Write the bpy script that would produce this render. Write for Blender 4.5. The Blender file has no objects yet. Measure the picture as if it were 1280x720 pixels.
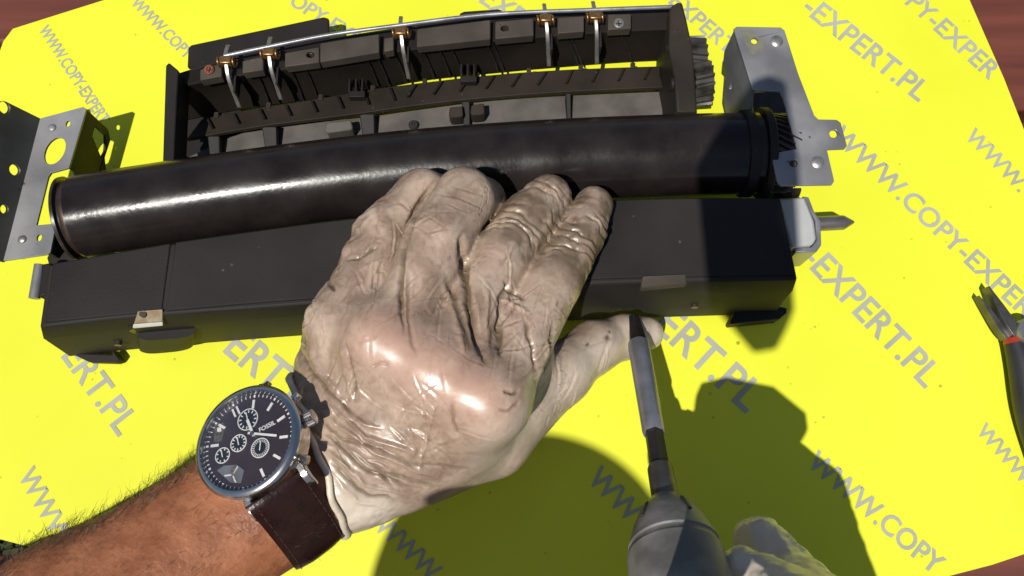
import bpy, bmesh, math, random
import numpy as np
from mathutils import Vector, Matrix
from mathutils.geometry import tessellate_polygon

random.seed(7)
rng = np.random.default_rng(7)
C = bpy.context.scene.collection
SC = bpy.context.scene

# ------------------------------------------------------------------ camera, sky, sun
CAM_H = 447.0                      # mm above the mat
PITCH = math.radians(14.0)         # forward of straight down
FOC = 1108.0                       # focal length in pixels of a 1280 wide frame
cam_d = bpy.data.cameras.new('camera')
cam = bpy.data.objects.new('camera', cam_d); C.objects.link(cam)
cam.location = (0, 0, CAM_H / 1000)
cam.rotation_euler = (PITCH, 0, 0)
cam_d.sensor_width = 36; cam_d.lens = FOC * 36 / 1280
cam_d.clip_start = 0.005; cam_d.clip_end = 50
SC.camera = cam

SUN = Vector((-0.23, -0.40, 1.0)).normalized()
world = bpy.data.worlds.new('World'); SC.world = world; world.use_nodes = True
nt = world.node_tree
bg = nt.nodes['Background']
sky = nt.nodes.new('ShaderNodeTexSky'); sky.sky_type = 'NISHITA'; sky.sun_disc = False
sky.sun_elevation = math.asin(SUN.z)
sky.sun_rotation = math.atan2(SUN.x, SUN.y)
nt.links.new(sky.outputs[0], bg.inputs[0]); bg.inputs[1].default_value = 0.07
sl = bpy.data.lights.new('sun', 'SUN'); sl.energy = 4.4; sl.angle = math.radians(0.55); sl.color = (1, 0.955, 0.88)
so = bpy.data.objects.new('sun', sl); C.objects.link(so)
so.rotation_euler = SUN.to_track_quat('Z', 'Y').to_euler()
so.location = (0, 0, 2)
SC.view_settings.view_transform = 'Standard'; SC.view_settings.look = 'None'
SC.view_settings.exposure = 0.0; SC.view_settings.gamma = 1.0
SC.view_settings.use_curve_mapping = False
SC.render.engine = 'CYCLES'
SC.cycles.max_bounces = 6

# ------------------------------------------------------------------ helpers (all lengths in mm)
FW = np.array([0, math.sin(PITCH), -math.cos(PITCH)]); UPV = np.array([0, math.cos(PITCH), math.sin(PITCH)])
RT = np.array([1.0, 0, 0]); CAMP = np.array([0, 0, CAM_H])
def P(px, py, z=0.0):
    """point at height z that was measured at this place in the photograph"""
    d = FW + RT * (px - 640) / FOC - UPV * (py - 360) / FOC
    return CAMP + d * ((z - CAM_H) / d[2])
def PP(pts):
    return [P(*p) for p in pts]
def proj(V):
    V = np.asarray(V) - CAMP
    w = V @ FW
    return 640 + FOC * (V @ RT) / w, 360 - FOC * (V @ UPV) / w
def lerp(a, b, t): return a + (b - a) * t
def spline(pts, n):
    """Catmull-Rom through the points, n samples"""
    p = [np.asarray(q, float) for q in pts]
    if len(p) == 2: return [lerp(p[0], p[1], i / (n - 1)) for i in range(n)]
    p = [2 * p[0] - p[1]] + p + [2 * p[-1] - p[-2]]
    m = len(p) - 3; out = []
    for i in range(n):
        s = i / (n - 1) * m; k = min(int(s), m - 1); t = s - k
        a, b, c, d = p[k:k + 4]
        out.append(0.5 * (2 * b + (c - a) * t + (2 * a - 5 * b + 4 * c - d) * t * t + (3 * b - a - 3 * c + d) * t ** 3))
    return out

class MB:
    def __init__(s): s.v = []; s.f = []
    def add(s, vs, fs):
        o = len(s.v); s.v += [tuple(map(float, q)) for q in vs]; s.f += [tuple(i + o for i in f) for f in fs]
    def box(s, c, size, ax=None):
        ax = ax if ax is not None else np.eye(3)
        c = np.asarray(c, float); h = np.asarray(size, float) / 2
        vs = [c + ax[0] * h[0] * i + ax[1] * h[1] * j + ax[2] * h[2] * k for i in (-1, 1) for j in (-1, 1) for k in (-1, 1)]
        s.add(vs, [(0, 1, 3, 2), (4, 6, 7, 5), (0, 4, 5, 1), (2, 3, 7, 6), (0, 2, 6, 4), (1, 5, 7, 3)])
    def grid_solid(s, rows, off):
        """closed sheet: rows of equal length; off = thickness vector (or one per row)"""
        R = len(rows); N = len(rows[0])
        if not isinstance(off, list): off = [off] * R
        top = [q for r in rows for q in r]
        bot = [np.asarray(q) + np.asarray(off[i]) for i, r in enumerate(rows) for q in r]
        n = R * N; fs = []
        for i in range(R - 1):
            for j in range(N - 1):
                a = i * N + j
                fs.append((a, a + N, a + N + 1, a + 1)); fs.append((n + a, n + a + 1, n + a + N + 1, n + a + N))
        for j in range(N - 1):
            fs.append((j, j + 1, n + j + 1, n + j)); a = (R - 1) * N + j; fs.append((a + 1, a, n + a, n + a + 1))
        for i in range(R - 1):
            a = i * N; fs.append((a + N, a, n + a, n + a + N)); a += N - 1; fs.append((a, a + N, n + a + N, n + a))
        s.add(top + bot, fs)
    def ring_loft(s, rings, cap=True):
        """closed rings joined in order"""
        N = len(rings[0]); fs = []
        for i in range(len(rings) - 1):
            for j in range(N):
                k = (j + 1) % N
                fs.append((i * N + j, i * N + k, (i + 1) * N + k, (i + 1) * N + j))
        if cap:
            fs.append(tuple(reversed(range(N)))); fs.append(tuple((len(rings) - 1) * N + j for j in range(N)))
        s.add([q for r in rings for q in r], fs)
    def tube(s, pts, r, n=16, cap=True):
        pts = [np.asarray(p, float) for p in pts]
        r = r if hasattr(r, '__len__') else [r] * len(pts)
        rings = []; prev = None
        for i, p in enumerate(pts):
            t = pts[min(i + 1, len(pts) - 1)] - pts[max(i - 1, 0)]
            L = np.linalg.norm(t); t = t / L if L > 1e-9 else np.array([0, 0, 1.0])
            if prev is None:
                a = np.array([0, 0, 1.0]) if abs(t[2]) < .9 else np.array([0, 1.0, 0])
            else: a = prev
            u = a - t * (a @ t); u /= np.linalg.norm(u); prev = u; w = np.cross(t, u)
            rings.append([p + r[i] * (u * math.cos(2 * math.pi * k / n) + w * math.sin(2 * math.pi * k / n)) for k in range(n)])
        s.ring_loft(rings, cap)
    def lathe(s, o, axis, prof, n=32):
        """prof = list of (distance along axis, radius)"""
        o = np.asarray(o, float); axis = np.asarray(axis, float); axis = axis / np.linalg.norm(axis)
        a = np.array([0, 0, 1.0]) if abs(axis[2]) < .9 else np.array([0, 1.0, 0])
        u = a - axis * (a @ axis); u /= np.linalg.norm(u); w = np.cross(axis, u)
        s.ring_loft([[o + axis * h + r * (u * math.cos(2 * math.pi * k / n) + w * math.sin(2 * math.pi * k / n)) for k in range(n)] for h, r in prof])
    def plate(s, outer, holes, off):
        """flat polygon with holes (3D points), thickness vector off"""
        loops = [list(outer)] + [list(h) for h in holes]
        flat = [q for l in loops for q in l]
        tris = tessellate_polygon([[Vector(q) for q in l] for l in loops])
        n = len(flat); off = np.asarray(off, float)
        fs = [tuple(t) for t in tris] + [tuple(n + i for i in reversed(t)) for t in tris]
        o = 0
        for l in loops:
            m = len(l)
            for i in range(m):
                j = (i + 1) % m; fs.append((o + i, o + j, n + o + j, n + o + i))
            o += m
        s.add(flat + [np.asarray(q) + off for q in flat], fs)

def circle_px(cx, cy, rx, ry, z, n=20, rot=0):
    c, sn = math.cos(rot), math.sin(rot)
    return [P(cx + rx * math.cos(a) * c - ry * math.sin(a) * sn, cy + rx * math.cos(a) * sn + ry * math.sin(a) * c, z)
            for a in [2 * math.pi * i / n for i in range(n)]]

def root(name, loc, label, cat, group=None):
    o = bpy.data.objects.new(name, None); C.objects.link(o)
    o.location = Vector(loc) / 1000; o.empty_display_size = .02
    o['label'] = label; o['category'] = cat
    if group: o['group'] = group
    o['_w'] = [float(q) for q in loc]
    return o
def obj(name, mb, mat, parent=None, smooth=None, bevel=0, seg=2, at=None):
    """link an MB as one mesh object. smooth = auto-smooth angle in degrees."""
    pw = np.array(parent['_w']) if parent is not None else np.zeros(3)
    org = np.array(at, float) if at is not None else (pw if parent is not None else np.zeros(3))
    me = bpy.data.meshes.new(name)
    me.from_pydata([tuple((np.asarray(q) - org) / 1000) for q in mb.v], [], mb.f)
    bm = bmesh.new(); bm.from_mesh(me); bmesh.ops.recalc_face_normals(bm, faces=bm.faces); bm.to_mesh(me); bm.free()
    o = bpy.data.objects.new(name, me); C.objects.link(o)
    if mat is not None: me.materials.append(mat)
    if parent is not None: o.parent = parent
    o.location = Vector(org - pw) / 1000
    o['_w'] = [float(q) for q in org]
    if bevel:
        m = o.modifiers.new('bevel', 'BEVEL'); m.width = bevel / 1000; m.segments = seg; m.limit_method = 'ANGLE'; m.angle_limit = math.radians(35)
        m.use_clamp_overlap = True
        smooth = smooth or 40
    if smooth:
        me.polygons.foreach_set('use_smooth', [True] * len(me.polygons))
        me.set_sharp_from_angle(angle=math.radians(smooth))
    return o
def clone(o, parent, delta):
    c = o.copy(); C.objects.link(c); c.parent = parent
    c.location = o.location + Vector(delta) / 1000
    for ch in list(o.children):
        d = ch.copy(); C.objects.link(d); d.parent = c
    return c

# ------------------------------------------------------------------ materials
def mat(name, c1, c2=None, rough=.5, metal=0., scale=60., bump=0., bscale=400., rvar=.0, coat=0., spec=.5, detail=4, contrast=(.35, .65), sss=0., tex_stretch=None):
    m = bpy.data.materials.new(name); m.use_nodes = True
    N = m.node_tree.nodes; L = m.node_tree.links; b = N['Principled BSDF']
    b.inputs['Roughness'].default_value = rough; b.inputs['Metallic'].default_value = metal
    b.inputs['Coat Weight'].default_value = coat; b.inputs['Coat Roughness'].default_value = .15
    b.inputs['Specular IOR Level'].default_value = spec
    tc = N.new('ShaderNodeTexCoord'); src = tc.outputs['Object']
    if tex_stretch:
        mp = N.new('ShaderNodeMapping'); mp.inputs['Scale'].default_value = tex_stretch[0]; mp.inputs['Rotation'].default_value = tex_stretch[1]
        L.new(src, mp.inputs[0]); src = mp.outputs[0]
    b.inputs['Base Color'].default_value = (*c1, 1)
    if c2 is not None or rvar:
        n = N.new('ShaderNodeTexNoise'); n.inputs['Scale'].default_value = scale; n.inputs['Detail'].default_value = detail
        L.new(src, n.inputs['Vector'])
        if c2 is not None:
            r = N.new('ShaderNodeValToRGB'); r.color_ramp.elements[0].position = contrast[0]; r.color_ramp.elements[1].position = contrast[1]
            r.color_ramp.elements[0].color = (*c1, 1); r.color_ramp.elements[1].color = (*c2, 1)
            L.new(n.outputs['Fac'], r.inputs[0]); L.new(r.outputs[0], b.inputs['Base Color'])
        if rvar:
            mr = N.new('ShaderNodeMapRange'); mr.inputs[1].default_value = .3; mr.inputs[2].default_value = .7
            mr.inputs[3].default_value = rough - rvar; mr.inputs[4].default_value = rough + rvar
            L.new(n.outputs['Fac'], mr.inputs[0]); L.new(mr.outputs[0], b.inputs['Roughness'])
    if bump:
        n2 = N.new('ShaderNodeTexNoise'); n2.inputs['Scale'].default_value = bscale; n2.inputs['Detail'].default_value = 5
        L.new(src, n2.inputs['Vector'])
        bp = N.new('ShaderNodeBump'); bp.inputs['Strength'].default_value = bump; bp.inputs['Distance'].default_value = .0006
        L.new(n2.outputs['Fac'], bp.inputs['Height']); L.new(bp.outputs[0], b.inputs['Normal'])
    if sss:
        b.inputs['Subsurface Weight'].default_value = sss; b.inputs['Subsurface Radius'].default_value = (.004, .0015, .0008)
        b.inputs['Subsurface Scale'].default_value = 1.0
    return m

def speckle(m, color, scale, thr, amount=1.0):
    """small dark specks and dust over a material's base colour"""
    N = m.node_tree.nodes; L = m.node_tree.links; b = N['Principled BSDF']
    tc = N.new('ShaderNodeTexCoord')
    v = N.new('ShaderNodeTexVoronoi'); v.inputs['Scale'].default_value = scale
    L.new(tc.outputs['Object'], v.inputs['Vector'])
    nz = N.new('ShaderNodeTexNoise'); nz.inputs['Scale'].default_value = scale * .35; L.new(tc.outputs['Object'], nz.inputs['Vector'])
    mr = N.new('ShaderNodeMapRange'); mr.inputs[1].default_value = thr; mr.inputs[2].default_value = thr * .6
    L.new(v.outputs['Distance'], mr.inputs[0])
    g = N.new('ShaderNodeMapRange'); g.inputs[1].default_value = .58; g.inputs[2].default_value = .62; L.new(nz.outputs['Fac'], g.inputs[0])
    mu = N.new('ShaderNodeMath'); mu.operation = 'MULTIPLY'; L.new(mr.outputs[0], mu.inputs[0]); L.new(g.outputs[0], mu.inputs[1])
    mu2 = N.new('ShaderNodeMath'); mu2.operation = 'MULTIPLY'; L.new(mu.outputs[0], mu2.inputs[0]); mu2.inputs[1].default_value = amount
    mx = N.new('ShaderNodeMix'); mx.data_type = 'RGBA'
    L.new(mu2.outputs[0], mx.inputs['Factor'])
    old = b.inputs['Base Color'].links[0].from_socket if b.inputs['Base Color'].links else None
    if old: L.new(old, mx.inputs['A'])
    else: mx.inputs['A'].default_value = b.inputs['Base Color'].default_value
    mx.inputs['B'].default_value = (*color, 1)
    L.new(mx.outputs['Result'], b.inputs['Base Color'])
    return m

M = {}
M['mat'] = speckle(mat('yellow_vinyl', (.655, .675, .024), (.73, .755, .036), rough=.55, scale=6, spec=.3, contrast=(.3, .7), bump=.22, bscale=22), (.25, .2, .02), 70, .10, .8)
speckle(M['mat'], (.30, .27, .04), 160, .13, .6)
M['ink'] = mat('grey_print', (.335, .345, .28), (.40, .41, .34), rough=.6, scale=40, spec=.25)
M['wood'] = mat('red_brown_stain', (.10, .028, .018), (.16, .045, .028), rough=.45, scale=14, bump=.4, bscale=40, tex_stretch=((.5, 6, 6), (0, 0, 0)))
M['soil'] = mat('dark_soil', (.03, .03, .015), (.05, .055, .02), rough=.95, scale=30)
M['grass'] = mat('grass', (.05, .075, .02), (.09, .11, .035), rough=.8, scale=8)
M['black'] = speckle(mat('black_plastic', (.012, .010, .010), (.019, .016, .015), rough=.55, scale=22, bump=.12, bscale=900, rvar=.07, spec=.22), (.10, .085, .07), 260, .16, .5)
M['box'] = speckle(speckle(mat('dull_black_plastic', (.010, .0085, .008), (.023, .0195, .018), rough=.6, scale=14, bump=.10, bscale=1100, rvar=.07, spec=.22), (.13, .11, .10), 180, .14, .45), (.055, .047, .043), 24, .55, .55)
M['brownblack'] = speckle(mat('dusty_brown_plastic', (.020, .0155, .0125), (.036, .028, .022), rough=.6, scale=30, bump=.15, bscale=700, rvar=.06, spec=.2), (.12, .09, .06), 240, .15, .5)
M['dusty'] = mat('toner_dusted_plate', (.060, .053, .048), (.105, .093, .085), rough=.7, scale=70, bump=.2, bscale=500)
M['steel'] = speckle(mat('zinc_plate', (.175, .175, .18), (.285, .285, .29), rough=.45, metal=.35, scale=38, bump=.06, bscale=500, rvar=.06), (.05, .04, .03), 200, .2, .8)
M['bright'] = mat('bright_steel', (.32, .30, .28), (.44, .42, .39), rough=.4, metal=.8, scale=300)
M['tool'] = mat('dark_tool_steel', (.24, .24, .26), (.34, .34, .37), rough=.34, metal=.6, scale=90, bump=.08, bscale=700, rvar=.08)
M['tooldark'] = mat('blackened_steel', (.03, .028, .026), (.06, .055, .05), rough=.45, metal=.6, scale=90, bump=.1, bscale=700)
M['brass'] = mat('old_brass', (.40, .24, .08), (.28, .14, .07), rough=.35, metal=.85, scale=600)
M['rust'] = mat('rusty_screw', (.35, .12, .07), (.22, .08, .06), rough=.5, metal=.6, scale=800)
M['pale'] = mat('pale_grey_plastic', (.36, .37, .37), (.44, .45, .45), rough=.5, scale=40, bump=.05)
M['gear'] = mat('greased_gear', (.018, .014, .013), (.04, .03, .026), rough=.28, scale=150)
M['stain'] = mat('dried_grease', (.22, .215, .17), (.27, .26, .2), rough=.4, metal=.4, scale=300)
M['skin'] = mat('tanned_skin', (.24, .085, .038), (.37, .145, .068), rough=.5, scale=110, bump=.8, bscale=420, sss=.08, rvar=.08, spec=.35)
M['hair'] = mat('dark_hair', (.03, .018, .01), rough=.5)
M['leather'] = mat('dark_brown_leather', (.015, .0055, .0045), (.026, .009, .007), rough=.3, scale=160, bump=.35, bscale=900, rvar=.1)
M['thread'] = mat('brown_thread', (.05, .025, .018), rough=.7)
M['case'] = mat('polished_watch_steel', (.56, .53, .49), (.63, .60, .55), rough=.21, metal=1, scale=200)
M['dial'] = mat('brown_black_dial', (.022, .013, .013), (.035, .02, .02), rough=.35, scale=60)
M['dialblack'] = mat('black_subdial', (.008, .008, .01), rough=.4)
M['white'] = mat('silver_print', (.62, .62, .62), (.75, .75, .75), rough=.4, scale=100)
M['gold'] = mat('gilt_movement', (.45, .36, .22), (.15, .13, .12), rough=.3, metal=.8, scale=900)
M['chuck'] = speckle(mat('scuffed_grey_plastic', (.10, .096, .09), (.30, .285, .27), rough=.45, scale=38, bump=.5, bscale=160, rvar=.1), (.03, .025, .02), 90, .34, .95)
speckle(M['chuck'], (.04, .035, .03), 45, .22, .8)
M['orange'] = mat('orange_red_grip', (.35, .03, .015), rough=.4)
M['rubber'] = mat('black_grip', (.018, .018, .022), (.03, .03, .036), rough=.5, scale=60)
M['clip'] = mat('tan_spring_clip', (.30, .22, .12), (.42, .36, .27), rough=.45, metal=.4, scale=250)
M['bronze'] = mat('bronze_bush', (.09, .06, .045), (.05, .035, .025), rough=.35, metal=.6, scale=200)
M['beamdark'] = mat('dark_brown_guide', (.012, .009, .007), (.02, .015, .012), rough=.6, scale=30, bump=.1, spec=.2)
M['beamtop'] = speckle(mat('worn_brown_plastic', (.045, .037, .030), (.07, .058, .047), rough=.6, scale=50, bump=.15, bscale=700, spec=.25), (.14, .11, .08), 240, .15, .5)
M['gear_worn'] = mat('worn_gear', (.022, .019, .017), (.06, .055, .05), rough=.26, scale=150)
M['jaw'] = mat('oiled_jaw_steel', (.07, .068, .065), (.13, .125, .12), rough=.35, metal=.6, scale=120)
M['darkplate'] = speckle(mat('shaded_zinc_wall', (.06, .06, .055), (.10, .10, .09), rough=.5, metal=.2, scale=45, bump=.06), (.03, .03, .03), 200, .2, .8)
M['drum'] = mat('fuser_drum_coating', (.012, .009, .0085), (.02, .0155, .0145), rough=.24, scale=60, bump=.10, bscale=500, rvar=.08, spec=.3)

def drum_material(m):
    # scuffed band wear that runs along the sleeve
    N = m.node_tree.nodes; L = m.node_tree.links; b = N['Principled BSDF']
    return m
drum_material(M['drum'])

def glass_mat():
    m = bpy.data.materials.new('watch_crystal'); m.use_nodes = True; N = m.node_tree.nodes; L = m.node_tree.links
    N.remove(N['Principled BSDF']); out = N['Material Output']
    t = N.new('ShaderNodeBsdfTransparent'); g = N.new('ShaderNodeBsdfGlossy'); g.inputs['Roughness'].default_value = .02
    fr = N.new('ShaderNodeFresnel'); fr.inputs[0].default_value = 1.5
    mx = N.new('ShaderNodeMixShader'); L.new(fr.outputs[0], mx.inputs[0]); L.new(t.outputs[0], mx.inputs[1]); L.new(g.outputs[0], mx.inputs[2])
    L.new(mx.outputs[0], out.inputs[0]); return m
M['glass'] = glass_mat()

def glove_mat():
    m = bpy.data.materials.new('soiled_latex'); m.use_nodes = True
    N = m.node_tree.nodes; L = m.node_tree.links; b = N['Principled BSDF']
    tc = N.new('ShaderNodeTexCoord')
    def noise(sc, det=5, dist=0., vec=None, rough=.55):
        n = N.new('ShaderNodeTexNoise'); n.inputs['Scale'].default_value = sc; n.inputs['Detail'].default_value = det
        n.inputs['Distortion'].default_value = dist; n.inputs['Roughness'].default_value = rough
        L.new(vec or tc.outputs['Object'], n.inputs['Vector']); return n
    def ramp(src, stops):
        r = N.new('ShaderNodeValToRGB'); e = r.color_ramp.elements
        while len(e) < len(stops): e.new(.5)
        for k, (p, c) in enumerate(stops): e[k].position = p; e[k].color = (*c, 1)
        L.new(src, r.inputs[0]); return r
    n1 = noise(38, 6, .6); r1 = ramp(n1.outputs['Fac'], [(.30, (.26, .18, .128)), (.45, (.37, .268, .20)), (.58, (.50, .385, .295)), (.75, (.42, .29, .23))])
    n2 = noise(170, 6, 1.2, rough=.7); r2 = ramp(n2.outputs['Fac'], [(.32, (.60, .54, .48)), (.55, (1, 1, 1))])
    mx = N.new('ShaderNodeMix'); mx.data_type = 'RGBA'; mx.blend_type = 'MULTIPLY'; mx.inputs['Factor'].default_value = .75
    L.new(r1.outputs[0], mx.inputs['A']); L.new(r2.outputs[0], mx.inputs['B'])
    at = N.new('ShaderNodeAttribute'); at.attribute_name = 'dirt_shade'
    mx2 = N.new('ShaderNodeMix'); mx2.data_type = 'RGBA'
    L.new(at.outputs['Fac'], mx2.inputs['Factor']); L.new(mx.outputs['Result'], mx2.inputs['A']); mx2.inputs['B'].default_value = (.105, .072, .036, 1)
    at2 = N.new('ShaderNodeAttribute'); at2.attribute_name = 'pale'
    mx3 = N.new('ShaderNodeMix'); mx3.data_type = 'RGBA'
    L.new(at2.outputs['Fac'], mx3.inputs['Factor']); L.new(mx2.outputs['Result'], mx3.inputs['A']); mx3.inputs['B'].default_value = (.70, .62, .51, 1)
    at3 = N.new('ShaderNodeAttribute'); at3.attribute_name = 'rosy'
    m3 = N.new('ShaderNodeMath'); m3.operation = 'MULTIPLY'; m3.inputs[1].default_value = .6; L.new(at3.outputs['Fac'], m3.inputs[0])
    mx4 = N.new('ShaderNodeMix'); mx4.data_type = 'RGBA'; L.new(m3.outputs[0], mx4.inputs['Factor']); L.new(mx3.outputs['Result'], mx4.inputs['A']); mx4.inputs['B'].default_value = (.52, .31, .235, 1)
    L.new(mx4.outputs['Result'], b.inputs['Base Color'])
    n3 = noise(60, 4); mr = N.new('ShaderNodeMapRange'); mr.inputs[1].default_value = .3; mr.inputs[2].default_value = .7; mr.inputs[3].default_value = .24; mr.inputs[4].default_value = .46
    L.new(n3.outputs['Fac'], mr.inputs[0])
    rs = N.new('ShaderNodeMath'); rs.operation = 'MULTIPLY_ADD'; L.new(at3.outputs['Fac'], rs.inputs[0]); rs.inputs[1].default_value = -.03; L.new(mr.outputs[0], rs.inputs[2])
    L.new(rs.outputs[0], b.inputs['Roughness'])
    b.inputs['Specular IOR Level'].default_value = .6
    b.inputs['Coat Weight'].default_value = .22; b.inputs['Coat Roughness'].default_value = .27
    b.inputs['Subsurface Weight'].default_value = .12; b.inputs['Subsurface Radius'].default_value = (.003, .0015, .001); b.inputs['Subsurface Scale'].default_value = 1
    # fine creases: noise stretched along the fingers plus pores
    mp = N.new('ShaderNodeMapping'); mp.inputs['Rotation'].default_value = (0, 0, math.radians(-62)); mp.inputs['Scale'].default_value = (.35, 1.6, 1)
    L.new(tc.outputs['Object'], mp.inputs[0])
    w1 = noise(150, 6, 1.5, mp.outputs[0], .6)
    rr = N.new('ShaderNodeMath'); rr.operation = 'SUBTRACT'; L.new(w1.outputs['Fac'], rr.inputs[0]); rr.inputs[1].default_value = .5
    ab = N.new('ShaderNodeMath'); ab.operation = 'ABSOLUTE'; L.new(rr.outputs[0], ab.inputs[0])
    w2 = noise(700, 4)
    ad = N.new('ShaderNodeMath'); ad.operation = 'MULTIPLY_ADD'; L.new(w2.outputs['Fac'], ad.inputs[0]); ad.inputs[1].default_value = .12; L.new(ab.outputs[0], ad.inputs[2])
    bp = N.new('ShaderNodeBump'); at4 = N.new('ShaderNodeAttribute'); at4.attribute_name = 'rosy'
    inv = N.new('ShaderNodeMapRange'); inv.inputs[3].default_value = .13; inv.inputs[4].default_value = .03; L.new(at4.outputs['Fac'], inv.inputs[0]); L.new(inv.outputs[0], bp.inputs['Strength'])
    bp.inputs['Distance'].default_value = .002
    L.new(ad.outputs[0], bp.inputs['Height']); L.new(bp.outputs[0], b.inputs['Normal'])
    return m
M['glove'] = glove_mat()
M['cream'] = mat('cream_latex_cuff', (.56, .48, .37), (.68, .60, .48), rough=.4, scale=200, bump=.3, bscale=500)

# ------------------------------------------------------------------ ground, table, mat
g = MB(); g.box((0, 0, -760), (40000, 40000, 20))
o = obj('ground', g, M['soil']); o['kind'] = 'structure'
gb = MB()
for i in range(5200):
    x = rng.uniform(-900, 250); y = rng.uniform(-450, 500); z0 = -750
    a = rng.uniform(0, 6.28); h = rng.uniform(25, 70); w = rng.uniform(1.5, 3); ln = rng.uniform(5, 35); b = rng.uniform(0, 6.28)
    dx, dy = math.cos(a) * w, math.sin(a) * w
    gb.add([(x - dx, y - dy, z0), (x + dx, y + dy, z0), (x + math.cos(b) * ln, y + math.sin(b) * ln, z0 + h)], [(0, 1, 2)])
o = obj('grass', gb, M['grass']); o['kind'] = 'stuff'

# garden table of painted slats; its front left corner is cut off
trot = math.radians(5.0); ct, st = math.cos(trot), math.sin(trot)
table = root('garden_table', (0, 80, -750), 'red-brown slatted garden table under the bright yellow mat', 'table')
def tp(x, y, z): return np.array([x * ct - y * st, 80 + x * st + y * ct, z])
y0 = -252; k = 0
while y0 < 330:
    xl, xr = -430, 470
    front = y0 + 82
    if y0 < -60: xl = -246 + (y0 - (-60)) * -.0 - 0; xl = -430 + max(0, (-60 - y0)) * 2.05
    b = MB(); b.grid_solid([[tp(xl, y0, -1.8), tp(xr, y0, -1.8)], [tp(xl - (0 if y0 >= -60 else 150), y0 + 82, -1.8), tp(xr, y0 + 82, -1.8)]], (0, 0, -22))
    obj('slat', b, M['wood'], table, bevel=2.5)
    y0 += 90
for sx, sy in ((-300, 300), (300, 300), (300, -200), (-120, -200)):
    b = MB(); p = tp(sx, sy, 0); b.box((p[0], p[1], -400), (45, 45, 695)); obj('leg', b, M['wood'], table, bevel=2)
for sx in (-300, 300):
    b = MB(); b.grid_solid([[tp(sx - 20, -150 if sx > 0 else -60, -24.2), tp(sx + 20, -150 if sx > 0 else -60, -24.2)], [tp(sx - 20, 320, -24.2), tp(sx + 20, 320, -24.2)]], (0, 0, -28))
    obj('crossbar', b, M['wood'], table)

ym = root('printed_mat', P(640, 360), 'bright yellow mat printed with slanted grey web addresses', 'mat')
edge = [(-3, 72), (4, 52), (16, 36), (60, 22), (130, 0), (300, -55), (640, -110), (1000, -95), (1188, -55), (1212, 0), (1232, 46), (1255, 98), (1285, 175), (1316, 300),
        (1332, 420), (1326, 560), (1300, 686), (1240, 706), (1175, 723), (1000, 750), (640, 768), (300, 745), (62, 690), (0, 674), (-30, 664), (-38, 520), (-34, 300), (-18, 150)]
poly = PP([(x, y, 0) for x, y in edge])
b = MB(); b.plate(poly, [], (0, 0, -1.6)); obj('sheet', b, M['mat'], ym)

def text_mesh(s, offset=.017):
    cu = bpy.data.curves.new('t', 'FONT'); cu.body = s; cu.size = 1; cu.offset = offset; cu.resolution_u = 4
    to = bpy.data.objects.new('t', cu); C.objects.link(to); bpy.context.view_layer.update()
    me = bpy.data.meshes.new_from_object(to.evaluated_get(bpy.context.evaluated_depsgraph_get()))
    vs = [np.array(v.co) for v in me.vertices]; fs = [tuple(p.vertices) for p in me.polygons]
    bpy.data.objects.remove(to); bpy.data.curves.remove(cu); bpy.data.meshes.remove(me)
    return vs, fs
def text_on(s, a, b_, up, hfac=1.0, lift=.25, offset=.017):
    """text whose middle line runs from 3D point a to b_, letters standing towards up"""
    vs, fs = text_mesh(s, offset)
    x0 = min(v[0] for v in vs); x1 = max(v[0] for v in vs); y0 = 0; y1 = max(v[1] for v in vs)
    a = np.asarray(a); d = np.asarray(b_) - a; Ln = np.linalg.norm(d); u = d / Ln
    n = np.cross(u, up); n = np.asarray(up) - u * (np.asarray(up) @ u); n /= np.linalg.norm(n)
    k = Ln / (x1 - x0); nz = np.cross(u, n)
    m = MB(); m.add([a + u * (v[0] - x0) * k + n * (v[1] - (y0 + y1) / 2) * k * hfac + nz * lift for v in vs], fs)
    return m
lines = [('WWW.COPY-EXPERT', (54, 34), (132, 152), 1.25), ('WWW.COPY-EX', (168, 0), (256, 88), 1.15), ('OPY-EXP', (366, -2), (450, 50), 1.0), ('-EXPE', (596, -14), (668, 34), 1.05),
         ('EXPERT.PL', (842, -3), (945, 86), 1.0), ('-EXPERT.PL', (1010, 3), (1157, 118), 1.1), ('PY-EXPER', (1139, -3), (1245, 93), 1.05),
         ('WWW.COPY-EXPER', (1046, 163), (1290, 391), 1.05), ('-EXPERT.PL', (1013, 314), (1168, 475), 1.12), ('WWW.', (1212, 165), (1281, 235), 1.05),
         ('WWW.COPY', (1015, 571), (1176, 710), 1.12), ('WWW.C', (1226, 533), (1303, 620), 1.05), ('ERT.PL', (830, 396), (946, 502), 1.1),
         ('WWW.COPY', (742, 590), (900, 750), 1.1), ('WWW.', (474, 650), (550, 723), 1.1), ('ERT.PL', (292, 424), (402, 516), 1.1),
         ('ERT.PL', (90, 436), (162, 536), 1.0), ('WWW', (32, 588), (83, 677), 1.0)]
for s, a, b_, hf in lines:
    A = P(*a); B = P(*b_); d = B - A
    up = np.array([-d[1], d[0], 0])
    obj('printed_line', text_on(s, A, B, up, hf), M['ink'], ym)

# ------------------------------------------------------------------ fuser unit: brackets, drum, cover box
fu = root('fuser_unit', P(520, 330), 'black copier fuser unit with long roller and zinc end brackets on yellow mat', 'fuser unit')
def row(pts, n=24, z=None):
    """pixel polyline -> n points, pts (px,py,z)"""
    return [P(*q) for q in spline(pts, n)]

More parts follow.
